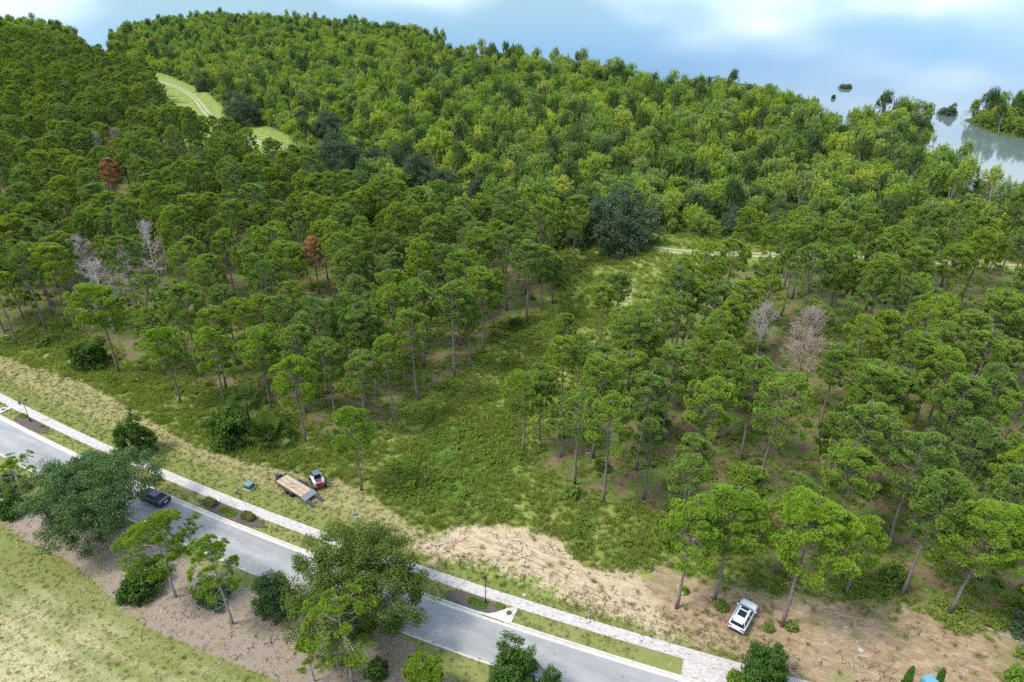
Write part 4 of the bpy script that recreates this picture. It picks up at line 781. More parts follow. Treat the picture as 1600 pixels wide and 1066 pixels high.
# cypresses at the bottom edge, with the blue box between
CYP = broad(811, 4.2, 1.0, 60, 70, .09, MAGLEAF, crad=.28, base=.02, lobes=3, upright=True)
def cypress(seed):
    rng = np.random.default_rng(seed); mb = MB(); mb.tube([(0, 0, -.1), (0, 0, 3.6)], [.07, .02], 6); n = 260; zc = rng.random(n) ** .8; r_ = .42 * np.sqrt(np.clip(1 - zc, 0, 1)) * (.6 + .4 * rng.random(n)); a = rng.random(n) * 6.28
    C = np.stack([r_ * np.cos(a), r_ * np.sin(a), .15 + zc * 3.75], 1); return mb.mesh('cypress_trunk', [BARK], smooth=True), quads_mesh('cypress_crown', [leaves(C, .17, 26, .07, rng, .6, 1.4)], MAGLEAF)
CYP = cypress(811)
place('c', 'cypress', CYP, (*at(1427, 1043, 3.9), 0.0), 1.0, 0, 'slim pointed cypress, left of the pale blue box', 'cypress tree'); place('c', 'cypress', CYP, (*at(1476, 1045, 3.8), 0.0), .95, 1, 'slim pointed cypress, right of the pale blue box', 'cypress tree')
BLUEM = simple('pale_blue_plastic', (0.13, 0.29, 0.38), .5)
e = empty('portable_toilet', (*at(1455, 1062, 2.2), 0.0), .3, 'pale blue flat-topped cabin top between two pointed cypresses', 'cabin')
mb = MB(); mb.box((0, 0, 1.05), (1.1, 1.1, 2.1)); mb.box((0, .58, 1.0), (.1, .03, 1.9)); mb.build('cabin_wall', BLUEM, e, bevel=.02); mb = MB(); mb.box((0, 0, 2.17), (1.2, 1.2, .12), taper=.9); mb.build('roof', BLUEM, e); mb = MB(); mb.box((0, -.565, 1.0), (.8, .03, 1.85)); mb.build('door', simple('door_blue', (.18, .42, .55), .5), e)

# ------------------------------------------------------------------ ground plants that nobody could count
def tuft_mesh(name, seed, n, ln, wd, spread, mt, rad=.2):
    rng = np.random.default_rng(seed); C = np.stack([rng.normal(0, rad, n), rng.normal(0, rad, n), np.zeros(n)], 1); D = np.tile([[0, 0, 1.0]], (n, 1))
    return quads_mesh(name, [blades(C, D, 3, ln, wd, spread, rng)], mt)
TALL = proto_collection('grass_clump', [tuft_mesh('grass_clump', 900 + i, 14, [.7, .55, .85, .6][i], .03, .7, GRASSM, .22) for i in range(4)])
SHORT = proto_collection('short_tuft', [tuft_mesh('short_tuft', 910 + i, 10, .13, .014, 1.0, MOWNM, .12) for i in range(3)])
def weed_mesh(seed, mt, H, W, n, ls):
    rng = np.random.default_rng(seed); C = np.stack([rng.normal(0, W / 4, n), rng.normal(0, W / 4, n), rng.uniform(.1, H, n)], 1); return quads_mesh('weed', [leaves(C, .14, 8, ls, rng, .7, .8)], mt)
WEED = proto_collection('weed', [weed_mesh(920 + i, WEEDM, [.5, .8, .35][i], 1.1, 26, .09) for i in range(3)])
STRAW = proto_collection('straw_wisp', [quads_mesh('straw', [blades(np.random.default_rng(930 + i).normal(0, .14, (9, 3)) * [1, 1, 0] + [0, 0, .02], np.tile([[1, 0, .12]], (9, 1)), 2, .28, .02, .5, np.random.default_rng(i))], STRAWM) for i in range(2)])
def pick(n, box, dens, seed):
    rng = np.random.default_rng(seed); P = np.stack([rng.uniform(box[0], box[1], n), rng.uniform(box[2], box[3], n)], 1); P = P[in_view(P, 0, 20, 20)]; P = P[rng.random(len(P)) < dens(P)]
    return np.concatenate([P, ground_z(P)[:, None]], 1)
def wildness(P):
    o_ = off_of(P); k = np.where(o_ > 3.8, 1.0, 0.0)
    for pl in (DIRT, DIRT2): k = k * (1 - .97 * sm(sdf(P, pl) + 1.0 * (vnoise(P[:, 0], P[:, 1], .5) - .5), -.8, .6))
    v_ = sm(o_ - verge_w(P[:, 0]), -.5, .5); k = k * np.where(P[:, 0] < -12, v_, np.where(o_ < 7.5, .12, 1))
    st_ = sm(np.maximum(sdf(P, PINES_L), sdf(P, PINES_R)), -2, 2); k = k * (1 - st_ * (.55 + .42 * sm(vnoise(P[:, 0], P[:, 1], .3), .35, .6)))
    k = k * (1 - .25 * (1 - sm(sdl(P, GLADETRACK), 1.0, 2.2)))
    return k * (.35 + .65 * sm(vnoise(P[:, 0] + 9, P[:, 1], .45), .25, .6))
g1 = pick(150000, (-110, 78, 38, 128), wildness, 21)
scatter('tall_grass', g1, TALL, 4, .4, .95, tilt=.15)
g2 = pick(60000, (-150, 160, 125, 260), lambda P: wildness(P) * (sm(sdf(P, TRACK_GRASS), -3, 2) + sm(sdf(P, GLADE), -3, 2) + .3) * (sdl(P, TRACK1) > 2), 22)
scatter('far_meadow_grass', g2, TALL, 4, .8, 1.5, tilt=.1)
w1 = pick(30000, (-110, 78, 38, 128), lambda P: wildness(P) * np.maximum(.55 * sm(sdf(P, GREENPATCH), -2, 2) * (.3 + vnoise(P[:, 0], P[:, 1], .4)), .35 * sm(vnoise(P[:, 0] + 31, P[:, 1] + 7, .22), .55, .75)), 23)
scatter('weeds', w1, WEED, 3, .4, 1.7)
scatter('glade_shrubs', pick(9000, (-110, 78, 38, 128), lambda P: wildness(P) * .07 * (sm(sdf(P, GLADE), -6, 2) + .3), 27), proto_collection('glade_shrub', [join_pair(SHRUB[2], 'glade_shrub'), join_pair(SHRUB[0], 'glade_shrub')]), 2, .2, .6)
def mownness(P):
    o_ = off_of(P); a_ = ((o_ > 3.55) & (o_ < verge_w(P[:, 0]) + .3) & (P[:, 0] < -10)) | ((o_ > .1) & (o_ < 1.95) & (P[:, 0] < 13.3)); b_ = (sdf(P, LAWN_S) > 0) | ((o_ < -5.8) & (sdf(P, MULCH) < 0) & (o_ > -9))
    c_ = (o_ > 3.55) & (o_ < 7.5) & (P[:, 0] > -13); return np.where(a_ | c_, .3, 0) + np.where(b_, .13, 0)
scatter('mown_grass', pick(220000, (-110, 30, 34, 118), mownness, 24), SHORT, 3, .7, 1.3)
def strawness(P):
    o_ = off_of(P); v_ = vnoise(P[:, 0] * .35 + o_ * 0, o_, .9); v_ = vnoise(P[:, 0] * .12, o_, 1.2); a_ = ((o_ > 4.2) & (o_ < verge_w(P[:, 0]) + .8) & (P[:, 0] < -12)) * sm(v_, .5, .75); b_ = (sdf(P, LAWN_S) > 0) * sm(vnoise(P[:, 0], P[:, 1], .2), .2, .9) * .55; c_ = (sdf(P, MULCH) > 0) * .25
    return a_ * .22 + b_ * .3 + c_
scatter('dry_grass_clippings', pick(110000, (-110, 10, 30, 118), strawness, 25), STRAW, 2, .6, 1.3, tilt=.05)
scatter('stand_undergrowth', pick(9000, (-150, 140, 45, 140), lambda P: .55 * (np.maximum(sdf(P, PINES_L), sdf(P, PINES_R)) > -1) * sm(vnoise(P[:, 0] + 3, P[:, 1], .25), .4, .65) * (P[:, 1] > 40), 26), proto_collection('floor_shrub', [join_pair(SHRUB[2], 'floor_shrub'), WEED.objects[1].data]), 2, .3, .75)

# ------------------------------------------------------------------ kerbside: storm drain aprons, lamps, beds, hedges
APRON = simple('apron_concrete', (0.46, 0.44, 0.38), .85, noise=.1, nscale=2); IRON = simple('cast_iron', (0.06, 0.055, 0.05), .6, .3); BLACKP = simple('black_paint', (.012, .012, .013), .35)
SLOT = simple('drain_shadow', (.01, .01, .01), .9); GLASSL = simple('lantern_glass', (.55, .56, .55), .15)
def apron(s0, s1, label):
    ss = np.linspace(s0, s1, 14); t_ = np.linspace(0, 1, 14); wid = .05 + (SW_LO - .06) * sm(t_, .15, .95); mb = MB(); V = []
    for s, w_ in zip(ss, wid):
        for of, zz_ in ((-.21, .05), (w_, .05), (w_, -.05), (-.21, -.12)): x, y = kerb_at(s, of); V.append((x, y, zz_))
    F = [(i * 4 + j, i * 4 + (j + 1) % 4, (i + 1) * 4 + (j + 1) % 4, (i + 1) * 4 + j) for i in range(13) for j in range(4)] + [(0, 1, 2, 3), (55, 54, 53, 52)]
    mb.add(V, F); o = mb.build('drain_apron', APRON); tag(o, label, 'drain')
    x, y = kerb_at(s0 + (s1 - s0) * .82, 1.05); m2 = MB(); m2.lathe([(.31, .04), (.31, .064), (.27, .066), (.02, .062)], 20, (x, y, 0)); m2.build('manhole_cover', IRON, o)
    m3 = MB(); V = []
    for s in np.linspace(s0 + .1 * (s1 - s0), s0 + .8 * (s1 - s0), 8):
        for of, zz_ in ((-.218, .015), (-.218, -.1)): x, y = kerb_at(s, of); V.append((x, y, zz_))
    m3.add(V, [(2 * i, 2 * i + 1, 2 * i + 3, 2 * i + 2) for i in range(7)]); m3.build('inlet_shade', SLOT, o); return o  # flat black strip stands in for the shade inside the drain inlet
aA = arc_of(752, 953); apron(aA, aA + 3.9, 'pale concrete storm drain apron with round cover, right of the lamp')
aB = arc_of(-20, 636); apron(aB, aB + 3.9, 'pale concrete storm drain apron at the left edge by the twin-headed lamp')
BEDM = simple('dark_mulch', (.085, .065, .058), .95, noise=.4, nscale=14)
def bed_(s0, s1, label, nm='planting_bed'):
    mb = MB(); ss = np.linspace(s0, s1, 12); V = []
    for i, s in enumerate(ss):
        e_ = math.sin(math.pi * (i / 11)) ** .35 if 0 < i < 11 else .02
        for of in (1.0 - .93 * e_, .6, 1.4, 1.0 + .93 * e_):
            x, y = kerb_at(s, of if of not in (.6, 1.4) else 1 + (of - 1) * e_); V.append((x, y, .07 + .03 * R.random() - (.06 if of not in (.6, 1.4) else 0)))
    mb.add(V, [(i * 4 + j, i * 4 + j + 1, (i + 1) * 4 + j + 1, (i + 1) * 4 + j) for i in range(11) for j in range(3)]); return tag(mb.build(nm, BEDM), label, 'flower bed')
bed_(arc_of(697, 920), arc_of(778, 962), 'dark mulch bed around the single-headed lamp'); bed_(arc_of(27, 650), arc_of(70, 678), 'dark mulch bed around the twin-headed lamp'); bed_(arc_of(312, 780), arc_of(412, 828), 'dark bed with two clipped hedges by the kerb')
def hedge(px_, py_, L_, W_, H_, mt, label, rz, seed):
    rng = np.random.default_rng(seed); n = 240; p = rng.uniform(-1, 1, (n, 3)); k = rng.integers(0, 3, n); f = rng.choice([-1, 1], n)
    for i in range(n): p[i, k[i]] = f[i] if k[i] < 2 else 1
    th_ = np.maximum(1, np.hypot(p[:, 0], p[:, 1]) / 1.18)
    C = np.stack([p[:, 0] / th_ * (L_ / 2 - .1), p[:, 1] / th_ * (W_ / 2 - .1), (p[:, 2] + 1) / 2 * (H_ - .1) + .02], 1); o = empty('clipped_hedge', P_(px_, py_), rz, label, 'hedge')
    mb = MB(); mb.tube([(0, 0, -.1), (0, 0, H_ * .5)], [.06, .04], 5); mb.build('stem', BARK, o); link('foliage', quads_mesh('hedge_foliage', [leaves(C, .13, 34, .045, rng, .3, .9)], mt), o); return o
hedge(329, 788, 2.0, 1.3, .75, CLIPM, 'square clipped brown-green hedge nearest the dark sedan', -.5, 1); hedge(388, 810, 2.0, 1.3, .75, CLIPM, 'square clipped brown-green hedge right of the bright ground cover', -.48, 2)
for a, b, L_, W_, lb in [(357, 801, 2.6, 1.1, 'bright yellow-green ground cover between two clipped hedges'), (746, 943, 2.4, 1.1, 'low green plants at the foot of the single-headed lamp'), (781, 948, 1.1, .7, 'small green plant between the lamp and the drain apron'), (36, 651, 1.6, .9, 'low green plants left of the twin-headed lamp'), (66, 667, .8, .6, 'small green plant at the right end of the lamp bed')]:
    hedge(a, b, L_, W_, .3, LIMELEAF if a == 357 else WEEDM, lb, -.48, int(a))
    bpy.context.scene.collection.objects[-1]
def lantern(mbk, mbg, c):
    x, y, z_ = c; mbk.lathe([(.05, z_), (.12, z_ + .06), (.13, z_ + .09)], 8, (x, y, 0)); mbg.lathe([(.11, z_ + .09), (.19, z_ + .42)], 8, (x, y, 0))
    for k in range(4): a = k * math.pi / 2 + .4; mbk.bar((x + .12 * math.cos(a), y + .12 * math.sin(a), z_ + .09), (x + .2 * math.cos(a), y + .2 * math.sin(a), z_ + .43), .025, .025)
    mbk.lathe([(.25, z_ + .42), (.25, z_ + .46), (.12, z_ + .60), (.05, z_ + .66), (.03, z_ + .74)], 10, (x, y, 0))
def lamp(loc, heads, label, rz):
    o = empty('street_lamp', loc, rz, label, 'street lamp', 'lamps along the far kerb'); mb = MB()
    mb.lathe([(.2, 0), (.2, .12), (.14, .2), (.12, .6), (.08, .7), (.06, .75)], 12); mb.build('base', BLACKP, o, True)
    mb = MB(); mb.lathe([(.055, .7), (.04, 3.7)], 10); mb.lathe([(.08, 3.55), (.08, 3.62)], 10); mb.build('post', BLACKP, o, True)
    if heads == 1: hs = [(0, 0, 3.7)]
    else:
        hs = [(-.42, 0, 3.45), (.42, 0, 3.45)]; mb = MB(); mb.tube([(-.42, 0, 3.45), (-.3, 0, 3.3), (0, 0, 3.62), (.3, 0, 3.3), (.42, 0, 3.45)], [.025] * 5, 6); mb.lathe([(.04, 3.7), (.07, 3.78), (.01, 3.9)], 8); mb.build('arm', BLACKP, o)
    for h in hs: k, g = MB(), MB(); lantern(k, g, h); f = k.build('lantern', BLACKP, o); g.build('glass', GLASSL, f)
lamp(P_(759, 943), 1, 'black single-headed street lamp standing in the dark bed', 0); lamp(P_(48, 659), 2, 'black twin-headed street lamp at the left end of the pavement', .9)

# utility boxes and the lot sign
UG = simple('utility_green', (.055, .115, .105), .5); o = empty('transformer_box', P_(390, 763), -.45, 'dark green utility transformer box standing on the mown verge', 'utility box')
mb = MB(); mb.box((0, 0, .06), (1.3, 1.2, .12)); mb.build('base', APRON, o); mb = MB(); mb.box((0, 0, .46), (1.1, 1.0, .68)); mb.build('cabinet', UG, o, bevel=.03); mb = MB(); mb.box((0, 0, .84), (1.18, 1.08, .1), taper=.9); mb.build('lid', simple('utility_lid', (.11, .2, .2), .4), o)
mb = MB(); mb.box((0, -.512, .44), (.04, .03, .3)); mb.build('handle', IRON, o)
o = empty('cable_pedestal', P_(370, 772), -.3, 'small grey-green cable pedestal beside the transformer box', 'utility box'); mb = MB(); mb.box((0, 0, .3), (.28, .25, .62)); mb.build('cabinet', simple('pedestal_green', (.12, .16, .14), .6), o, bevel=.02); mb = MB(); mb.box((0, 0, .64), (.33, .3, .06)); mb.build('lid', simple('pedestal_cap', (.16, .2, .18), .6), o)
WHITEP = simple('white_paint', (.72, .72, .70), .45); o = empty('lot_sign', P_(559, 815), .2, 'small blue sign on a leaning white post beyond the pavement', 'sign'); o.rotation_euler = (.12, -.1, .2)
mb = MB(); mb.box((0, 0, .55), (.11, .11, 1.2)); mb.build('post', WHITEP, o); mb = MB(); mb.box((0, -.02, 1.32), (.62, .05, .42)); mb.build('panel', simple('sign_blue', (.02, .17, .42), .4), o); mb = MB(); mb.box((0, -.05, 1.22), (.5, .012, .08)); mb.build('white_band', WHITEP, o)
o = empty('survey_stake', P_(663, 812), .3, 'thin pale survey stake in the weeds right of the blue sign', 'stake'); mb = MB(); mb.tube([(0, 0, -.1), (-.12, .02, 1.2)], [.035, .03], 5); mb.build('stake', DEADWOOD, o); mb = MB(); mb.box((-.12, .02, 1.17), (.09, .09, .1)); mb.build('ribbon', simple('flagging', (.7, .3, .2), .6), o)

# ------------------------------------------------------------------ vehicles (x forward)
TYRE = simple('tyre_rubber', (.014, .014, .014), .85); RIM = simple('alloy', (.45, .46, .47), .35, .8); GLASSD = simple('tinted_glass', (.010, .016, .018), .18, spec=.25); BLKPL = simple('black_plastic', (.02, .02, .021), .6)
REDL = simple('tail_light_red', (.45, .012, .015), .2); PLATE = simple('plate', (.65, .66, .66), .5); HEADL = simple('headlight_clear', (.6, .62, .65), .1)
def hull(mb, st, m=0):
    """st: (x, half width at sill, half width at shoulder, z low, z shoulder, z top, half width top)"""
    V = []; n = 10
    for x, w0, w1, zl, zs_, zt, wt in st: V += [(x, -w0 * .9, zl), (x, -w0, zl + .08), (x, -w1, zs_ - .12), (x, -w1 * .985, zs_), (x, -wt, zt), (x, wt, zt), (x, w1 * .985, zs_), (x, w1, zs_ - .12), (x, w0, zl + .08), (x, w0 * .9, zl)]
    F = [(i * n + j, (i + 1) * n + j, (i + 1) * n + (j + 1) % n, i * n + (j + 1) % n) for i in range(len(st) - 1) for j in range(n)]
    F += [tuple(range(n)), tuple((len(st) - 1) * n + j for j in range(n - 1, -1, -1))]; return mb.add(V, F, m)
def pane(mb, q4, inset=.08, out=.004):
    q4 = [Vector(p) for p in q4]; c = sum(q4, Vector()) / 4; nrm = (q4[1] - q4[0]).cross(q4[3] - q4[0]).normalized(); nrm = nrm if nrm.dot(c - Vector((0, 0, .9))) > 0 else -nrm
    q4 = [p + (c - p).normalized() * inset + nrm * out for p in q4]; b = [p - nrm * .01 for p in q4]; mb.add(q4 + b, [(0, 1, 2, 3), (7, 6, 5, 4), (0, 4, 5, 1), (1, 5, 6, 2), (2, 6, 7, 3), (3, 7, 4, 0)]); return mb
def car(name, loc, rz, label, paint, suv):
    o = empty(name, loc, rz, label, 'car'); mb = MB()
    if suv: Lh, W_, belt, roofz, wr, wx = 2.28, .93, 1.04, 1.66, .36, 1.36; st = [(-2.28, .72, .80, .42, .86, .90, .70), (-2.2, .84, .90, .32, .98, 1.04, .80), (-1.7, .92, .94, .24, 1.02, 1.08, .82), (0, .91, .93, .22, 1.0, 1.06, .82), (1.0, .92, .94, .22, .98, 1.05, .82), (1.75, .90, .91, .26, .88, .96, .70), (2.15, .78, .82, .30, .74, .82, .55), (2.3, .55, .6, .36, .62, .68, .4)]
    else: Lh, W_, belt, roofz, wr, wx = 2.4, .92, .92, 1.42, .33, 1.42; st = [(-2.4, .72, .80, .36, .86, .94, .66), (-2.3, .84, .89, .26, .92, 1.0, .72), (-1.6, .91, .92, .2, .92, .99, .76), (0, .9, .92, .18, .88, .93, .8), (.95, .91, .92, .2, .86, .92, .8), (1.8, .88, .88, .22, .78, .84, .66), (2.25, .74, .78, .26, .64, .70, .5), (2.4, .5, .55, .3, .52, .56, .36)]
    hull(mb, st); xr0, xr1, xf0, xf1 = ((-2.16, -1.78, 1.08, .22) if suv else (-1.95, -1.15, 1.05, .25)); wb, wt = (.83, .66) if suv else (.80, .60); rz_ = roofz
    B = [(xr0, -wb, belt - .02), (xr0, wb, belt - .02), (xf0, wb, belt - .04), (xf0, -wb, belt - .04)]; T = [(xr1, -wt, rz_ - .04), (xr1, wt, rz_ - .04), (xf1, wt, rz_), (xf1, -wt, rz_)]
    mb.add(B + T, [(4, 5, 6, 7), (0, 4, 7, 3), (2, 6, 5, 1), (1, 5, 4, 0), (3, 7, 6, 2)])
    mb.build('body', paint, o, bevel=.03)
    k = MB(); V = [(xr1 - .05 * suv, -wt + .05, rz_ - .02), (xr1 - .05 * suv, wt - .05, rz_ - .02), (xf1 - .03, wt - .05, rz_ + .015), (xf1 - .03, -wt + .05, rz_ + .015)]
    k.add(V + [(v[0], v[1], v[2] + .03) for v in V], [(4, 5, 6, 7), (0, 1, 5, 4), (1, 2, 6, 5), (2, 3, 7, 6), (3, 0, 4, 7)]); k.build('roof', paint, o, bevel=.012)
    pane(MB(), [B[2], T[2], T[3], B[3]], .07).build('windscreen', GLASSD, o); pane(MB(), [B[0], T[0], T[1], B[1]], .04 if suv else .07).build('rear_window', GLASSD, o)
    for s in (0, 1):
        b0, b1, t0, t1 = (B[0], B[3], T[0], T[3]) if s == 0 else (B[1], B[2], T[1], T[2]); f = lambda a, c, u: tuple(a[i] + (c[i] - a[i]) * u for i in range(3))
        for u0, u1 in ((.04, .30), (.31, .62), (.63, .97)): pane(MB(), [f(b0, b1, u0), f(t0, t1, u0), f(t0, t1, u1), f(b0, b1, u1)], .05).build('side_window', GLASSD, o)
    if suv:
        for x0, x1 in ((-.02, .20), (-1.15, -.28)):
            m2 = MB(); m2.box(((x0 + x1) / 2 - .08, 0, rz_ + .036), (x1 - x0 if x0 < -.1 else .34, .86, .035)); m2.build('sunroof', GLASSD, o)
        for s in (-1, 1): m2 = MB(); m2.tube([(-1.6, s * .62, rz_ + .0), (-1.45, s * .62, rz_ + .07), (.1, s * .62, rz_ + .09), (.22, s * .62, rz_ + .01)], [.022] * 4, 6); m2.build('roof_rail', RIM, o)
        m2 = MB(); m2.box((-1.98, 0, rz_ - .05), (.32, 1.1, .04)); m2.build('rear_spoiler', paint, o, bevel=.01)
    else: m2 = MB(); m2.box((-2.28, 0, 1.045), (.22, 1.35, .035)); m2.build('rear_spoiler', paint, o, bevel=.01)
    rr = -Lh
    for s in (-1, 1):
        m2 = MB(); m2.box((rr + .12, s * .66, .88 if suv else .84), (.24, .46, .2)); m2.build('tail_light', REDL, o, bevel=.02)
        m2 = MB(); m2.box((Lh - .2, s * .66, .66 if suv else .6), (.26, .26, .12)); m2.build('headlight', HEADL, o, bevel=.02)
        m2 = MB(); m2.box((.78, s * 1.0, belt + .03), (.14, .2, .14)); m2.build('mirror', paint, o, bevel=.02)
    m2 = MB(); m2.box((rr + .01, 0, .48), (.14, 1.45, .22)); m2.build('rear_bumper', BLKPL if suv else paint, o, bevel=.02); m2 = MB(); m2.box((rr - .0, 0, .72), (.06, .48, .15)); m2.build('licence_plate', PLATE, o)
    for x in (-wx, wx):
        for s in (-1, 1):
            m2 = MB(); m2.lathe([(wr * .6, -.12), (wr * .94, -.12), (wr, -.08), (wr, .08), (wr * .94, .12), (wr * .6, .12)], 20, (x, s * (W_ - .1), wr), 'Y'); w_ = m2.build('wheel', TYRE, o, True)
            m3 = MB(); m3.lathe([(wr * .62, -.1), (wr * .62, .125), (.05, .1)], 14, (x, s * (W_ - .1), wr), 'Y') if s > 0 else m3.lathe([(.05, -.1), (wr * .62, -.125), (wr * .62, .1)], 14, (x, s * (W_ - .1), wr), 'Y'); m3.build('rim', RIM, w_)
    return o
def heading(a, b): return math.atan2(b[1] - a[1], b[0] - a[0])
r0, r1 = at(1148, 990), at(1171, 948); h_ = heading(r0, r1); c0 = (r0[0] + 2.3 * math.cos(h_), r0[1] + 2.3 * math.sin(h_))
car('parked_car', (c0[0], c0[1], gz(*c0) + .01), h_, 'white car with dark sunroof parked on the bare dirt under the pines', simple('white_car_paint', (.70, .71, .72), .25, coat=.6), True)
r0 = at(261, 789); tg = kerb_at(arc_of(240, 745), 0) - kerb_at(arc_of(200, 725), 0); h_ = math.atan2(-tg[1], -tg[0]); c0 = (r0[0] + 2.4 * math.cos(h_), r0[1] + 2.4 * math.sin(h_))
car('driving_car', (c0[0], c0[1], -.105), h_, 'dark navy car on the road, half hidden under the spreading oak', simple('navy_car_paint', (.006, .012, .06), .35, coat=.25), False)

# flatbed trailer
c4 = [np.array(at(a, b, .8)) for a, b in ((431, 752), (447, 741), (487, 765), (471, 777))]
ax_ = (c4[3] + c4[2] - c4[0] - c4[1]) / 2; TL = float(np.hypot(*ax_)); TW = 2.1; h_ = math.atan2(ax_[1], ax_[0]); cc_ = sum(c4) / 4
print('trailer', TL, float(np.hypot(*(c4[0] - c4[1]))))
TRM = simple('trailer_steel', (.035, .04, .046), .5, .2); WOODS = [simple('deck_wood_%d' % i, c, .85, noise=.2, nscale=3) for i, c in enumerate([(.36, .27, .18), (.42, .32, .21), (.31, .23, .16)])]
o = empty('flatbed_trailer', (cc_[0], cc_[1], gz(*cc_)), h_, 'black flatbed trailer with wooden deck and lowered loading ramps', 'trailer'); hl = TL / 2
mb = MB()
for s in (-1, 1): mb.box((0, s * (TW / 2 - .04), .68), (TL, .08, .16))
for k in range(7): mb.box((-hl + .1 + k * (TL - .2) / 6, 0, .66), (.07, TW - .17, .1))
mb.bar((-hl, -.85, .6), (-hl - 1.25, 0, .55), .1, .12); mb.bar((-hl, .85, .6), (-hl - 1.25, 0, .55), .1, .12); mb.box((-hl + .01, 0, .86), (.06, TW - .1, .2)); mb.build('frame', TRM, o)
mb = MB(); mb.box((-hl - 1.35, 0, .56), (.3, .14, .14)); mb.lathe([(.05, .1), (.05, 1.05), (.09, 1.07), (.09, 1.12)], 8, (-hl - .9, .12, 0)); mb.box((-hl - .9, .12, .05), (.2, .2, .04)); mb.build('jack', TRM, o)
mb = MB(); mb.box((-hl - .42, 0, .8), (.35, .7, .36)); mb.build('toolbox', TRM, o, bevel=.02)
NP = 9
for k in range(NP):
    mb = MB(); w_ = (TW - .2) / NP; mb.box((0, -TW / 2 + .1 + w_ * (k + .5), .755 + .004 * (k % 3)), (TL - .06, w_ - .018, .045)); mb.build('plank', WOODS[(k * 7) % 3], o)
for s in (-1, 1):
    m2 = MB(); V = []
    for i in range(9):
        a = math.pi * i / 8; V += [(.35 - .95 * math.cos(a), s * (TW / 2 + .01), .42 + .44 * min(1, 1.5 * math.sin(a))), (.35 - .95 * math.cos(a), s * (TW / 2 + .29), .42 + .44 * min(1, 1.5 * math.sin(a)))]
    m2.add(V, [(2 * i, 2 * i + 1, 2 * i + 3, 2 * i + 2) for i in range(8)]); m2.build('fender', TRM, o)
    for x in (-.1, .8):
        m2 = MB(); m2.lathe([(.2, -.11), (.34, -.11), (.36, -.07), (.36, .07), (.34, .11), (.2, .11)], 18, (x, s * (TW / 2 + .15), .36), 'Y'); w_ = m2.build('wheel', TYRE, o, True); m3 = MB(); m3.lathe([(.2, -.09), (.2, .09)], 12, (x, s * (TW / 2 + .15), .36), 'Y'); m3.build('rim', RIM, w_)
STEELG = simple('dovetail_steel', (.17, .18, .19), .6, .2)
mb = MB(); mb.add([(hl + .01, -TW / 2, .78), (hl + .01, TW / 2, .78), (hl + .85, TW / 2, .55), (hl + .85, -TW / 2, .55), (hl + .01, -TW / 2, .70), (hl + .01, TW / 2, .70), (hl + .85, TW / 2, .47), (hl + .85, -TW / 2, .47)], [(0, 3, 2, 1), (4, 5, 6, 7), (0, 1, 5, 4), (1, 2, 6, 5), (2, 3, 7, 6), (3, 0, 4, 7)]); mb.build('dovetail', STEELG, o)
for s in (-1, 1):
    mb = MB(); mb.bar((hl + .87, s * .72, .52), (hl + 2.35, s * .72, .05), .5, .07); r_ = mb.build('ramp', TRM, o)
    mb = MB()
    for k in range(6): mb.bar((hl + 1.05 + k * .22, s * .72 - .24, .52 - k * .07 + .0), (hl + 1.05 + k * .22, s * .72 + .24, .52 - k * .07), .04, .05)
    mb.build('rung', STEELG, r_)
mb = MB()
for (x, y, a) in ((-.6, -.1, .3), (-.2, .05, -.2), (.5, -.25, .5)): mb.bar((x - .5 * math.cos(a), y - .5 * math.sin(a), .80), (x + .5 * math.cos(a), y + .5 * math.sin(a), .80), .035, .035)
tag(mb.build('tie_down_chain', IRON), 'rusty dark chain lying along the wooden trailer deck', 'chain'); ch = bpy.data.objects['tie_down_chain']; ch.location = o.location; ch.rotation_euler = o.rotation_euler

# compact track loader
LX = at(497, 757); h_ = heading(LX, at(489, 738)); o = empty('track_loader', (LX[0], LX[1], gz(*LX)), h_, 'white compact track loader with red rear door beside the trailer', 'loader'); LW = simple('loader_white', (.68, .68, .67), .4); LR = simple('loader_red', (.62, .015, .025), .45); GUNM = simple('loader_grey', (.05, .055, .06), .6)
mb = MB(); hull(mb, [(-1.35, .5, .55, .5, 1.25, 1.32, .46), (-1.2, .56, .6, .4, 1.3, 1.38, .5), (.2, .56, .6, .35, 1.25, 1.3, .5), (1.0, .5, .55, .35, .8, .85, .48)]); mb.build('body', LW, o, bevel=.03)
mb = MB(); mb.box((-1.40, 0, .92), (.1, 1.0, .72)); d_ = mb.build('rear_door', LR, o, bevel=.02); m2 = MB()
for k in range(4): m2.box((-1.457, 0, .75 + k * .1), (.02, .6, .03))
m2.build('grille', BLKPL, d_)
mb = MB(); mb.box((-.95, 0, 1.40), (.75, .85, .08)); mb.build('engine_cover', GUNM, o, bevel=.02)
mb = MB()
for s in (-1, 1):
    for x, xt in ((-.5, -.42), (.55, .4)): mb.bar((x, s * .45, 1.2), (xt, s * .42, 2.05), .08, .08)
mb.build('cab_frame', GUNM, o); mb = MB(); mb.box((0, 0, 2.08), (1.1, 1.0, .08)); mb.build('cab_roof', simple('cab_roof_grey', (.10, .13, .16), .5), o, bevel=.02)
mb = MB(); mb.add([(-.49, -.42, 1.28), (-.49, .42, 1.28), (.52, .42, 1.1), (.52, -.42, 1.1), (-.4, -.4, 2.03), (-.4, .4, 2.03), (.38, .4, 2.03), (.38, -.4, 2.03)], [(0, 1, 5, 4), (1, 2, 6, 5), (2, 3, 7, 6), (3, 0, 4, 7)]); mb.build('cab_glass', GLASSD, o)
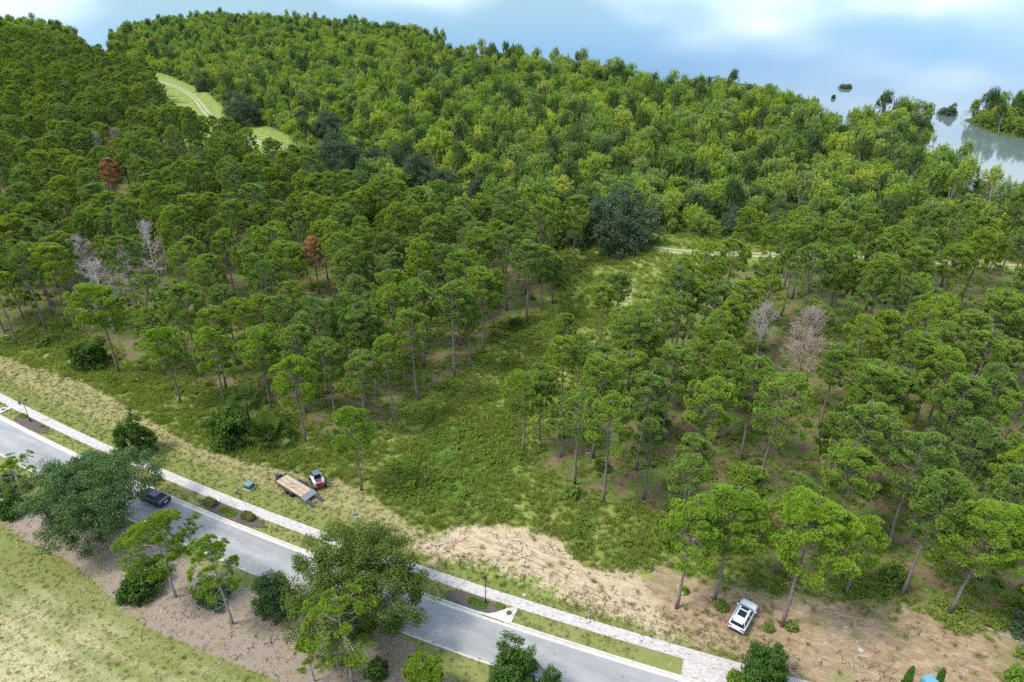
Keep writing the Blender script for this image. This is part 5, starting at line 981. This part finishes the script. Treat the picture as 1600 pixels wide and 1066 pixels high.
for s in (-1, 1):
    mb = MB(); V = []; y0, y1 = s * .62, s * .95; out = [(-1.2, .0), (-1.45, .25), (-1.2, .58), (.75, .5), (1.05, .25), (.8, .0)]
    for x, z_ in out: V += [(x, y0, z_), (x, y1, z_)]
    mb.add(V, [(2 * i, 2 * i + 1, (2 * i + 3) % 12, (2 * i + 2) % 12) for i in range(6)] + [tuple(range(0, 12, 2)), tuple(range(11, 0, -2))]); tr_ = mb.build('track', TYRE, o)
    m2 = MB()
    for k in range(9): m2.box((-1.15 + k * .24, s * .785, .565 - k * .008), (.08, .34, .05))
    for k in range(4): m2.lathe([(.16, -.02), (.16, .02)], 10, (-1.0 + k * .55, s * .96, .25), 'Y')
    m2.build('track_lug', GUNM, tr_)
    mb = MB(); mb.bar((-1.2, s * .7, 1.42), (.55, s * .7, 1.25), .12, .2); mb.bar((.55, s * .7, 1.25), (1.35, s * .7, .4), .12, .18); mb.bar((-1.25, s * .7, .95), (-1.2, s * .7, 1.45), .12, .16); mb.build('lift_arm', LW, o, bevel=.02)
    mb = MB(); mb.box((-1.42, s * .52, 1.34), (.08, .12, .1)); mb.build('rear_lamp', HEADL, o)
mb = MB(); mb.add([(1.35, -.95, .1), (1.35, .95, .1), (2.1, .95, .04), (2.1, -.95, .04), (1.35, -.95, .6), (1.35, .95, .6), (1.3, -.95, .3), (1.3, .95, .3)], [(0, 1, 2, 3), (0, 4, 5, 1), (0, 3, 4), (1, 5, 2)]); b_ = mb.build('bucket', GUNM, o); sol = b_.modifiers.new('t', 'SOLIDIFY'); sol.thickness = .04

# ------------------------------------------------------------------ fallen wood, debris, lake plants
def log(a, b, Lg, rz, rad, mt, label, nbr=3, nm='fallen_log'):
    x, y = at(a, b); o = empty(nm, (x, y, gz(x, y) + rad * .8), rz, label, 'log'); mb = MB(); mb.tube([(-Lg / 2, 0, 0), (0, .1, .02), (Lg / 2, 0, .05)], [rad, rad * .85, rad * .5], 7); mb.build('stem', mt, o)
    rng = np.random.default_rng(int(a)); m2 = MB()
    for k in range(nbr): t_ = rng.uniform(-.1, .45) * Lg; a_ = rng.choice([-1, 1]) * rng.uniform(.4, 1.1); l_ = rng.uniform(.6, 1.6); m2.tube([(t_, 0, 0), (t_ + l_ * math.cos(a_), l_ * math.sin(a_), rng.uniform(0, .4))], [rad * .4, rad * .15], 4)
    m2.build('branch', mt, o)
log(722, 568, 5, .1, .1, DEADWOOD, 'thin pale fallen log lying across the glade edge'); log(690, 578, 3.5, .6, .08, DEADWOOD, 'short pale fallen log left of the glade'); log(640, 618, 2.4, .9, .08, DEADWOOD, 'small fallen log on the left stand floor')
log(1548, 972, 6, -.7, .12, BARK_GREY, 'grey trunk in the brush pile, upper one', 6); log(1558, 990, 5, -.6, .1, BARK_GREY, 'grey trunk in the brush pile, lower one', 6); log(1530, 955, 4, -.4, .07, BARK_GREY, 'thin grey pole above the brush pile', 3)
log(450, 672, 2.5, .5, .12, PINKWOOD, 'reddish broken wood beside the wide palmetto', 6, 'broken_log'); log(672, 730, 3.0, -.7, .12, BARK_GREY, 'grey rotten log in the weeds of the glade', 3); log(700, 712, 2.2, .4, .1, BARK_GREY, 'short grey log above the rotten one', 3)
log(1085, 545, 4.0, .05, .12, BARK_GREY, 'broken horizontal trunk lying between two pines in the right stand', 2, 'broken_log')
log(150, 250, 7, .3, .16, PINKWOOD, 'pale fallen tree far up the left stand', 8); log(400, 520, 5, .3, .14, PINKWOOD, 'bleached fallen branches behind the verge pines', 9)
ROCKM = simple('limestone', (.34, .32, .28), .9, noise=.2)
for a, b, s, lb in [(1321, 980, .4, 'pale stone lying in the middle of the dirt lot'), (1345, 1016, .6, 'flat grey stone near the front of the dirt lot'), (1412, 952, .3, 'small white stone at the back of the dirt lot'), (1338, 1004, .2, 'tiny white stone in the dirt lot'), (886, 426, .8, 'pale stone beside the glade behind the pines'), (820, 930, .45, 'flat pale slab in the grass above the pavement'), (1066, 925, .9, 'yellowish clod at the foot of the roadside pine')]:
    rng = np.random.default_rng(int(a)); mb = MB(); mb.lathe([(s * .5, 0), (s * .55, s * .12), (s * .4, s * .28), (s * .1, s * .33)], 7); mb.V = [(x * rng.uniform(.75, 1.25), y * rng.uniform(.75, 1.2), z_) for x, y, z_ in mb.V]; q_ = mb.build('stone', ROCKM); q_.location = P_(a, b); q_.rotation_euler[2] = a; tag(q_, lb, 'stone')
def water_bush(a, b, H, W, label, mt=LEAF, dead=False, seed=1):
    x, y = at(a, b, -.55); o = place('b', 'water_bush', bush(seed, H, W, 60, 40, .3, mt, W * .12), (x, y, -.6), 1, 0, label, 'bush', parts=('stem', 'foliage'))
water_bush(1482, 180, 5.5, 10, 'rounded bush standing in the lake between the point and the islet', DARKLEAF, seed=31); water_bush(1321, 138, 3.0, 9, 'small dark clump of reeds alone in the lake', DARKLEAF, seed=32); water_bush(1302, 154, 2.2, 2.2, 'tiny green sprig in the lake below the reed clump', DARKLEAF, seed=33)
x, y = at(1500, 182, -.5); place('d', 'snag', DEADP[2], (x, y, -1.0), .55, 0, 'bare snag leaning beside the bush in the lake', 'dead tree', tilt=.3)
x, y = at(1432, 200, -.5); place('d', 'snag', DEADP[1], (x, y, -1.0), .6, 0, 'grey bare shrub at the tip of the leafy point', 'dead tree')
for k, (a, b, v, s, lb) in enumerate([(1552, 186, 0, 1.2, 'tall leafy tree rising at the left end of the islet'), (1572, 196, 4, 1.0, 'broad low tree on the islet'), (1590, 204, 3, .9, 'low tree on the islet at the picture edge'), (1538, 192, 3, .6, 'low shrub-like tree at the islet tip'), (1595, 190, 4, 1.2, 'taller tree at the back of the islet'), (1612, 205, 4, 1.0, 'tree on the islet just beyond the picture edge'), (1560, 204, 3, .7, 'lowest bushy tree at the front shore of the islet'), (1580, 208, 5, .75, 'low dark tree at the front shore of the islet'), (1545, 197, 5, .6, 'low dark tree near the islet tip'), (1600, 212, 3, .8, 'low bushy tree at the islet shore by the picture edge')]):
    x, y = at(a, b); place('m', 'islet_tree', MARSH[v], (x, y, -.3), s, None, lb, 'tree')
for k, (a, b, v, s, lb) in enumerate([(1497, 274, 6, 1.1, 'lone upright tree at the bay shore'), (1375, 190, 2, 1.3, 'tallest leafy tree at the middle of the point'), (1408, 192, 0, 1.2, 'upright tree near the end of the leafy point'), (1432, 190, 4, 1.2, 'broad tree at the tip of the leafy point')]):
    x, y = at(a, b); place('m', 'shore_tree', MARSH[v], (x, y, -.3), s, None, lb, 'tree')

def twig_mesh(seed):
    rng = np.random.default_rng(seed); mb = MB()
    for k in range(7): a = rng.random() * 6.28; p = rng.normal(0, .35, 2); l_ = rng.uniform(.2, .8); mb.tube([(p[0], p[1], .03), (p[0] + l_ * math.cos(a), p[1] + l_ * math.sin(a), .05)], [.022, .01], 3, cap=False)
    for k in range(5): p = rng.normal(0, .4, 2); mb.box((p[0], p[1], .02), (rng.uniform(.05, .14), rng.uniform(.04, .1), .07), rz=rng.random() * 3)
    return mb.mesh('twigs', [simple('twig_brown', (.10, .07, .05), .9)])
TW = proto_collection('ground_litter', [twig_mesh(950), twig_mesh(951)])
scatter('ground_litter', pick(30000, (-60, 70, 34, 110), lambda P: .10 * ((sdf(P, DIRT) > -1) | (sdf(P, DIRT2) > -1)) + .07 * (np.maximum(sdf(P, PINES_L), sdf(P, PINES_R)) > 0) + .03 * (sdf(P, MULCH) > 0), 41), TW, 2, .5, 1.4)
